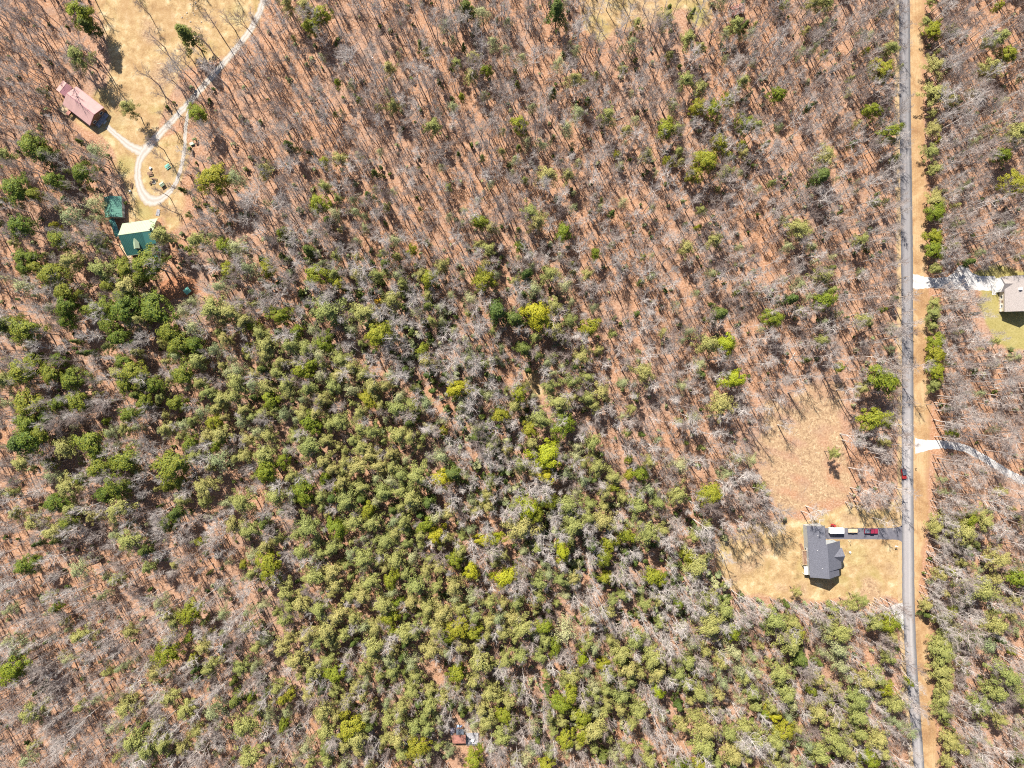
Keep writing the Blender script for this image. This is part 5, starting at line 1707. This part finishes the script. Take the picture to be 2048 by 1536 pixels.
bench(263.5, 371, 82, M['wood_dark'], "brown slatted bench on grass beside the gravel loop's outer edge", 2.4)
bench(308, 357.5, 172, M['wood_dark'], "long brown bench beside the fire ring inside the gravel loop", 2.6)
bench(302, 366, 60, M['wood_dark'], "short brown bench facing the fire ring", 1.6)


def picnic(px, py, deg, top, lab):
    c = root_at("picnic_table", px, py, .75, deg)
    tag(c, lab, "picnic table")
    for i in range(5):
        bx("top_board", top, c, -1.1, 1.1, -.45 + i * .185, -.28 + i * .185, .72, .77)
    for sg in (-1, 1):
        bx("seat_board", top, c, -1.1, 1.1, sg * .85 - .15, sg * .85 + .15, .42, .47)
    for sx in (-.75, .75):
        MB().slab([(sx - .05, -.85, .42), (sx + .05, -.85, .42), (sx + .05, .85, .42), (sx - .05, .85, .42)], .1).build("crosspiece", M['wood_dark'], c)
        for sg in (-1, 1):
            MB().cyl((sx, sg * .7, 0), (sx, sg * .25, .715), .05, n=4).build("leg", M['wood_dark'], c)


picnic(334.5, 332.5, 35, M['teal'], "teal picnic table inside the gravel loop near the narrow track")
picnic(299.5, 347, 15, M['wood_dark'], "dark brown picnic table inside the gravel loop near its west curve")
# small pale-roofed play hut
c = root_at("play_hut", 322.8, 368, 1.6, 35)
tag(c, "small pale green-roofed hut inside the gravel loop", "hut")
gable(c, -1.0, 1.0, -.8, .8, 1.35, 1.75, M['wood_dark'], M['lit_or_pale_green'], M['lit_or_pale_green'], ov=.12, th=.06, trim=M['lit_or_pale_green'])
door(c, 'x', .88, 0, w=.6, h=1.0)
c = root_at("storage_bin", 383, 287, .9, 20)
tag(c, "teal lidded storage bin in the leaf litter outside the gravel loop", "bin")
bx("body", M['teal'], c, -.8, .8, -.55, .55, 0, .8, bev=.06)
bx("lid", M['lit_or_pale_green'], c, -.86, .86, -.6, .6, .803, .92, bev=.04)
c = root_at("storage_bin", 299.5, 336, .9, 60)
tag(c, "dark lidded storage bin near the gravel loop's fork", "bin")
bx("body", M['slate'], c, -.6, .6, -.4, .4, 0, .6, bev=.05)
bx("lid", M['white'], c, -.3, .6, -.44, .44, .603, .68, bev=.02)
c = root_at("fire_barrel", 260.3, 382.3, .5, 0)
tag(c, "black fire barrel on the grass by the green-roofed garage", "barrel")
MB().cyl((0, 0, 0), (0, 0, .85), .38, n=16).build("drum", M['black'], c)
MB().cyl((0, 0, .853), (0, 0, .9), .41, .4, n=16).build("rim", M['metal'], c)
c = root_at("fire_ring", 308, 364.5, 0, 0)
tag(c, "stone fire ring inside the gravel loop", "fire ring")
for i in range(10):
    a = i * .628
    o = bx("stone", M['stone'], c, -.22, .22, -.16, .16, 0, .28, bev=.05)
    o.location = (math.cos(a) * .8, math.sin(a) * .8, 0)
    o.rotation_euler = (0, 0, a + 1.57)
MB().cyl((0, 0, 0.005), (0, 0, .05), .58, n=14).build("ash_bed", M['black'], c)


def rock_mesh(seed):
    r = np.random.default_rng(seed)
    bm = bmesh.new()
    bmesh.ops.create_icosphere(bm, subdivisions=1, radius=1.0)
    for v in bm.verts:
        v.co *= r.uniform(.7, 1.2)
        v.co.z = max(-.3, v.co.z * .7)
    me = bpy.data.meshes.new("boulder")
    bm.to_mesh(me)
    bm.free()
    me.materials.append(M['stone'])
    return me


rocks = [rock_mesh(i) for i in range(3)]
for i in range(16):
    q = W(370 + rng.normal(14, 9), 30 + rng.normal(0, 10))
    o = link("boulder", rocks[i % 3])
    sc = rng.uniform(.2, .5)
    o.location = (q[0], q[1], sc * .25)
    o.scale = (sc, sc * rng.uniform(.7, 1.2), sc)
    o.rotation_euler = (0, 0, rng.uniform(0, 6))
    tag(o, "pale boulder among the rocks strewn in the dry grass field", "boulder", "boulders strewn in the dry grass field")


def fallen_log(x0, y0, x1, y1, lab, r0=.28, branches=4, mat='bark_pale', name="fallen_log"):
    a, b = W(x0, y0), W(x1, y1)
    a, b = Vector((a[0], a[1], r0)), Vector((b[0], b[1], r0 * .8))
    c = empty(name, (a.x, a.y, 0))
    tag(c, lab, "log")
    d = b - a
    MB().cyl(Vector((0, 0, r0)), d + Vector((0, 0, r0)), r0, r0 * .4, n=8).build("trunk", M[mat], c)
    mb = MB()
    rr = random.Random(int(x0 + y0))
    for i in range(branches):
        s = d * rr.uniform(.45, .95) + Vector((0, 0, r0))
        e = s + Vector((d.x * .22 + rr.uniform(-1.8, 1.8), d.y * .22 + rr.uniform(-1.8, 1.8), rr.uniform(.1, .7)))
        mb.cyl(s, e, .1, .04, n=5)
    mb.build("branch", M[mat], c)


fallen_log(303, 1312, 262, 1378, "long pale fallen tree lying in the pinkish lower woods", .3, 7)
fallen_log(1231, 240, 1248, 234, "short tan fallen log in the open leafless woods", .3, 2)
fallen_log(1366, 248, 1364, 232, "pale fallen trunk beside the paired bright evergreens", .2, 2)
fallen_log(640, 1270, 610, 1330, "pale fallen trunk in a leaf-littered gap of the lower pine stand", .22, 4)
fallen_log(560, 1450, 530, 1480, "grey fallen trunk with splayed limbs below the pine stand", .22, 5, 'bark_grey')
fallen_log(1590, 705, 1566, 745, "pale fallen pole near the two dark conifers", .16, 2)
fallen_log(1480, 760, 1455, 700, "slim fallen trunk near the vivid evergreens by the clearing", .18, 3)

c = root_at("brush_pile", 1896, 602, 0, 20)
tag(c, "heap of pale cut branches beside the short white gravel drive", "brush pile")
for i in range(46):
    q = Vector((random.gauss(0, 2.2), random.gauss(0, 1.7), random.uniform(.05, .5)))
    a = random.uniform(-.7, .5)
    ln = random.uniform(1.0, 2.6)
    MB().cyl(q, q + Vector((math.cos(a) * ln, math.sin(a) * ln, random.uniform(-.04, .3))), .07, .04, n=4).build("cut_branch", M['deck' if i % 3 else 'bark_pale'], c)


# ------------------------------------------------------------------ vehicles
def wheel(parent, x, y, r=.36, w=.24):
    t = MB().cyl((x, y - w / 2, r), (x, y + w / 2, r), r, n=16).build("wheel", M['black'], parent)
    MB().cyl((x, y - w / 2 - .01, r), (x, y + w / 2 + .01, r), r * .58, n=12).build("rim", M['metal'], t)


def car_wheels(c, xs, y, r=.36):
    for xx in xs:
        for sg in (-1, 1):
            wheel(c, xx, sg * y, r)


# off-roader on the road, bonnet down the picture
c = root_at("off_road_car", 1808.6, 948, 1.2, -90 + 9)
tag(c, "red off-road car with dark soft top driving on the paved road", "car")
MB().prism([(-2.2, .45), (2.2, .45), (2.25, .95), (1.9, 1.08), (.75, 1.15), (-2.2, 1.15)], 'y', -.86, .86).build("body", M['red_paint'], c)
MB().prism([(-2.15, 1.155), (.75, 1.155), (.45, 1.55), (-2.05, 1.55)], 'y', -.78, .78).build("windows", M['glass'], c)
MB().prism([(-2.12, 1.553), (.5, 1.553), (.35, 1.83), (-2.0, 1.85)], 'y', -.8, .8).build("soft_top", M['slate'], c)
for sg in (-1, 1):
    for xx in (-1.35, 1.4):
        bx("fender", M['red_paint'], c, xx - .55, xx + .55, sg * .95 - .09, sg * .95 + .09, .76, .84, bev=.03)
    bx("headlight", M['white'], c, 2.235, 2.27, sg * .6 - .12, sg * .6 + .12, .7, .9)
bx("bumper", M['black'], c, 2.28, 2.45, -.8, .8, .42, .62)
MB().cyl((-2.45, 0, .95), (-2.22, 0, .95), .37, n=14).build("spare_wheel", M['black'], c)
car_wheels(c, (-1.35, 1.4), .86, .4)

# pickup on the drive, bonnet towards the road
c = root_at("pickup_truck", 1742.5, 1062.3, 1.0, 0)
tag(c, "wine-red pickup truck with slate bed cover parked on the paved drive", "pickup truck")
MB().prism([(-2.9, .5), (2.95, .5), (3.0, .95), (2.7, 1.1), (1.3, 1.2), (-2.9, 1.2)], 'y', -1.0, 1.0).build("body", M['wine_paint'], c)
MB().prism([(-.75, 1.203), (1.35, 1.203), (.75, 1.8), (-.55, 1.8)], 'y', -.9, .9).build("windows", M['glass'], c)
bx("cab_roof", M['wine_paint'], c, -.6, .82, -.86, .86, 1.803, 1.9, bev=.03)
bx("bed_cover", M['slate'], c, -2.85, -.85, -.88, .88, 1.203, 1.3, bev=.02)
for sg in (-1, 1):
    bx("headlight", M['white'], c, 2.985, 3.03, sg * .75 - .15, sg * .75 + .15, .75, .92)
    bx("wing_mirror", M['wine_paint'], c, .85, 1.05, sg * 1.12 - .1, sg * 1.12 + .1, 1.2, 1.4)
    bx("tail_light", M['red_paint'], c, -2.95, -2.905, sg * .85 - .1, sg * .85 + .1, .8, 1.1)
bx("bumper", M['metal'], c, 3.035, 3.15, -.9, .9, .45, .65)
car_wheels(c, (-1.9, 1.95), .92, .4)

# utility trailer
c = root_at("utility_trailer", 1706, 1061.4, .9, 0)
tag(c, "open utility trailer with tan load behind the wine-red pickup", "trailer")
bx("bed", M['metal'], c, -2.1, 2.1, -.95, .95, .55, .68)
bx("load", M['deck'], c, -2.0, 2.0, -.85, .85, .683, 1.0, bev=.06)
for sg in (-1, 1):
    bx("side_rail", M['black'], c, -2.1, 2.1, sg * .99 - .035, sg * .99 + .035, .69, 1.05)
    bx("fender", M['black'], c, -.55, .55, sg * 1.2 - .16, sg * 1.2 + .16, .78, .86, bev=.03)
MB().cyl((2.1, .7, .6), (3.3, 0, .55), .06, n=5).cyl((2.1, -.7, .6), (3.3, 0.002, .55), .06, n=5).build("drawbar", M['black'], c)
car_wheels(c, (0,), 1.17, .34)

# travel trailer
c = root_at("travel_trailer", 1674.8, 1062, 2.7, 0)
tag(c, "white camper travel trailer with roof vents parked beside the house", "camper")
bx("body", M['white'], c, -3.05, 3.05, -1.25, 1.25, .6, 2.85, bev=.16)
bx("chassis", M['black'], c, -3.0, 3.0, -1.0, 1.0, .42, .595)
bx("air_conditioner", M['concrete'], c, -.5, .4, -.42, .42, 2.853, 3.15, bev=.08)
bx("roof_vent", M['slate'], c, 1.2, 1.65, -.22, .22, 2.853, 2.98, bev=.03)
bx("roof_vent", M['slate'], c, -2.5, -2.2, -.5, .5, 2.853, 2.93, bev=.02)
bx("door", M['concrete'], c, .8, 1.5, -1.29, -1.252, .75, 2.5)
for xx in (-1.8, 2.3):
    bx("window", M['glass'], c, xx - .45, xx + .45, -1.28, -1.252, 1.5, 2.1)
bx("window", M['glass'], c, -1.5, .5, 1.252, 1.28, 1.5, 2.1)
MB().cyl((3.05, .6, .5), (4.1, 0, .5), .06, n=5).cyl((3.05, -.6, .5), (4.1, 0.002, .5), .06, n=5).build("drawbar", M['black'], c)
MB().cyl((3.5, -.15, .58), (3.5, -.15, 1.05), .16, n=10).cyl((3.5, .2, .58), (3.5, .2, 1.05), .16, n=10).build("gas_bottle", M['white'], c)
car_wheels(c, (-.55, .35), 1.1, .36)

# riding mower
c = root_at("riding_mower", 1666.5, 1051, .7, -12)
tag(c, "red riding mower on the grass beside the white camper", "mower")
bx("bonnet", M['red_paint'], c, .25, 1.15, -.35, .35, .45, .95, bev=.1)
bx("deck", M['red_paint'], c, -.7, .45, -.62, .62, .18, .36, bev=.05)
bx("rear_fender", M['red_paint'], c, -1.1, -.2, -.52, .52, .56, .66, bev=.04)
bx("seat", M['black'], c, -.75, -.3, -.24, .24, .663, .8, bev=.05)
bx("seat_back", M['black'], c, -.88, -.76, -.24, .24, .7, 1.15, bev=.04)
MB().cyl((.05, 0, .5), (-.05, 0, 1.0), .03, n=6).cyl((-.05, 0, 1.0), (-.07, 0, 1.03), .19, n=12).build("steering_wheel", M['black'], c)
for xx, r_ in ((-.65, .33), (.85, .22)):
    for sg in (-1, 1):
        wheel(c, xx, sg * .5, r_, .2)


# ------------------------------------------------------------------ poles, posts
def utility_pole(px, py, hgt, deg, lab):
    c = root_at("utility_pole", px, py, 0, deg)
    tag(c, lab, "utility pole", "utility poles along the road")
    MB().cyl((0, 0, 0), (0, 0, hgt), .17, .12, n=10).build("pole", M['pole'], c)
    bx("crossarm", M['pole'], c, -1.2, 1.2, .125, .24, hgt - .9, hgt - .75)
    for xx in (-1.05, 0.35, 1.05):
        MB().cyl((xx, .18, hgt - .748), (xx, .18, hgt - .5), .05, .035, n=8).build("insulator", M['white'], c)
    MB().cyl((0, -.42, hgt - 2.4), (0, -.42, hgt - 1.5), .25, n=12).build("transformer", M['metal'], c)
    bx("bracket", M['metal'], c, -.05, .05, -.2, -.12, hgt - 2.1, hgt - 1.8)


utility_pole(1791.5, 972, 10, 0, "wooden utility pole by the road near the red car")
utility_pole(1793.5, 1289, 10, 8, "wooden utility pole by the road near the white gravel patch")
utility_pole(1851.5, 809, 10, 0, "wooden utility pole at the outer edge of the grass verge")
utility_pole(1790, 560, 10, 0, "wooden utility pole by the road near the short white drive")


def mailbox(px, py, deg, lab, mat='slate'):
    c = root_at("mailbox", px, py, 0, deg)
    tag(c, lab, "mailbox")
    bx("post", M['pole'], c, -.06, .06, -.06, .06, 0, 1.05)
    MB().prism([(-.13, 1.053), (.13, 1.053), (.13, 1.2), (.08, 1.3), (0, 1.33), (-.08, 1.3), (-.13, 1.2)], 'x', -.3, .3).build("box", M[mat], c)
    bx("flag", M['red_paint'], c, .1, .14, .135, .16, 1.2, 1.4)


mailbox(1800.8, 1049, 0, "dark mailbox at the mouth of the paved drive")
mailbox(1829.5, 936, 180, "dark mailbox on the verge beyond the red car", 'black')
mailbox(1829.5, 585, 180, "white mailbox beside the short white gravel drive", 'white')
c = root_at("lamp_post", 1696.5, 1081.5, 0, 0)
tag(c, "short white lamp post beside the paved drive", "lamp post")
MB().cyl((0, 0, 0), (0, 0, 2.1), .06, .045, n=8).build("post", M['white'], c)
MB().cyl((0, 0, 2.1), (0, 0, 2.4), .14, .18, n=8).build("lantern", M['glass'], c)
MB().cyl((0, 0, 2.4), (0, 0, 2.52), .22, .03, n=8).build("cap", M['black'], c)
c = root_at("sign_post", 1790, 1090.5, 0, 10)
tag(c, "white yard post with small board near the paved drive", "sign")
bx("post", M['white'], c, -.06, .06, -.06, .06, 0, 2.5)
bx("arm", M['white'], c, -1.0, -.062, -.05, .05, 2.2, 2.32)
bx("board", M['white'], c, -.95, -.15, -.025, .025, 1.6, 2.15)
c = root_at("bird_bath", 1698.8, 1104, 0, 0)
tag(c, "white stone bird bath on the front lawn", "bird bath")
MB().cyl((0, 0, 0), (0, 0, .08), .25, n=12).build("base", M['white'], c)
MB().cyl((0, 0, .08), (0, 0, .7), .09, .08, n=10).build("pedestal", M['white'], c)
MB().cyl((0, 0, .7), (0, 0, .82), .15, .42, n=16).build("basin", M['white'], c)
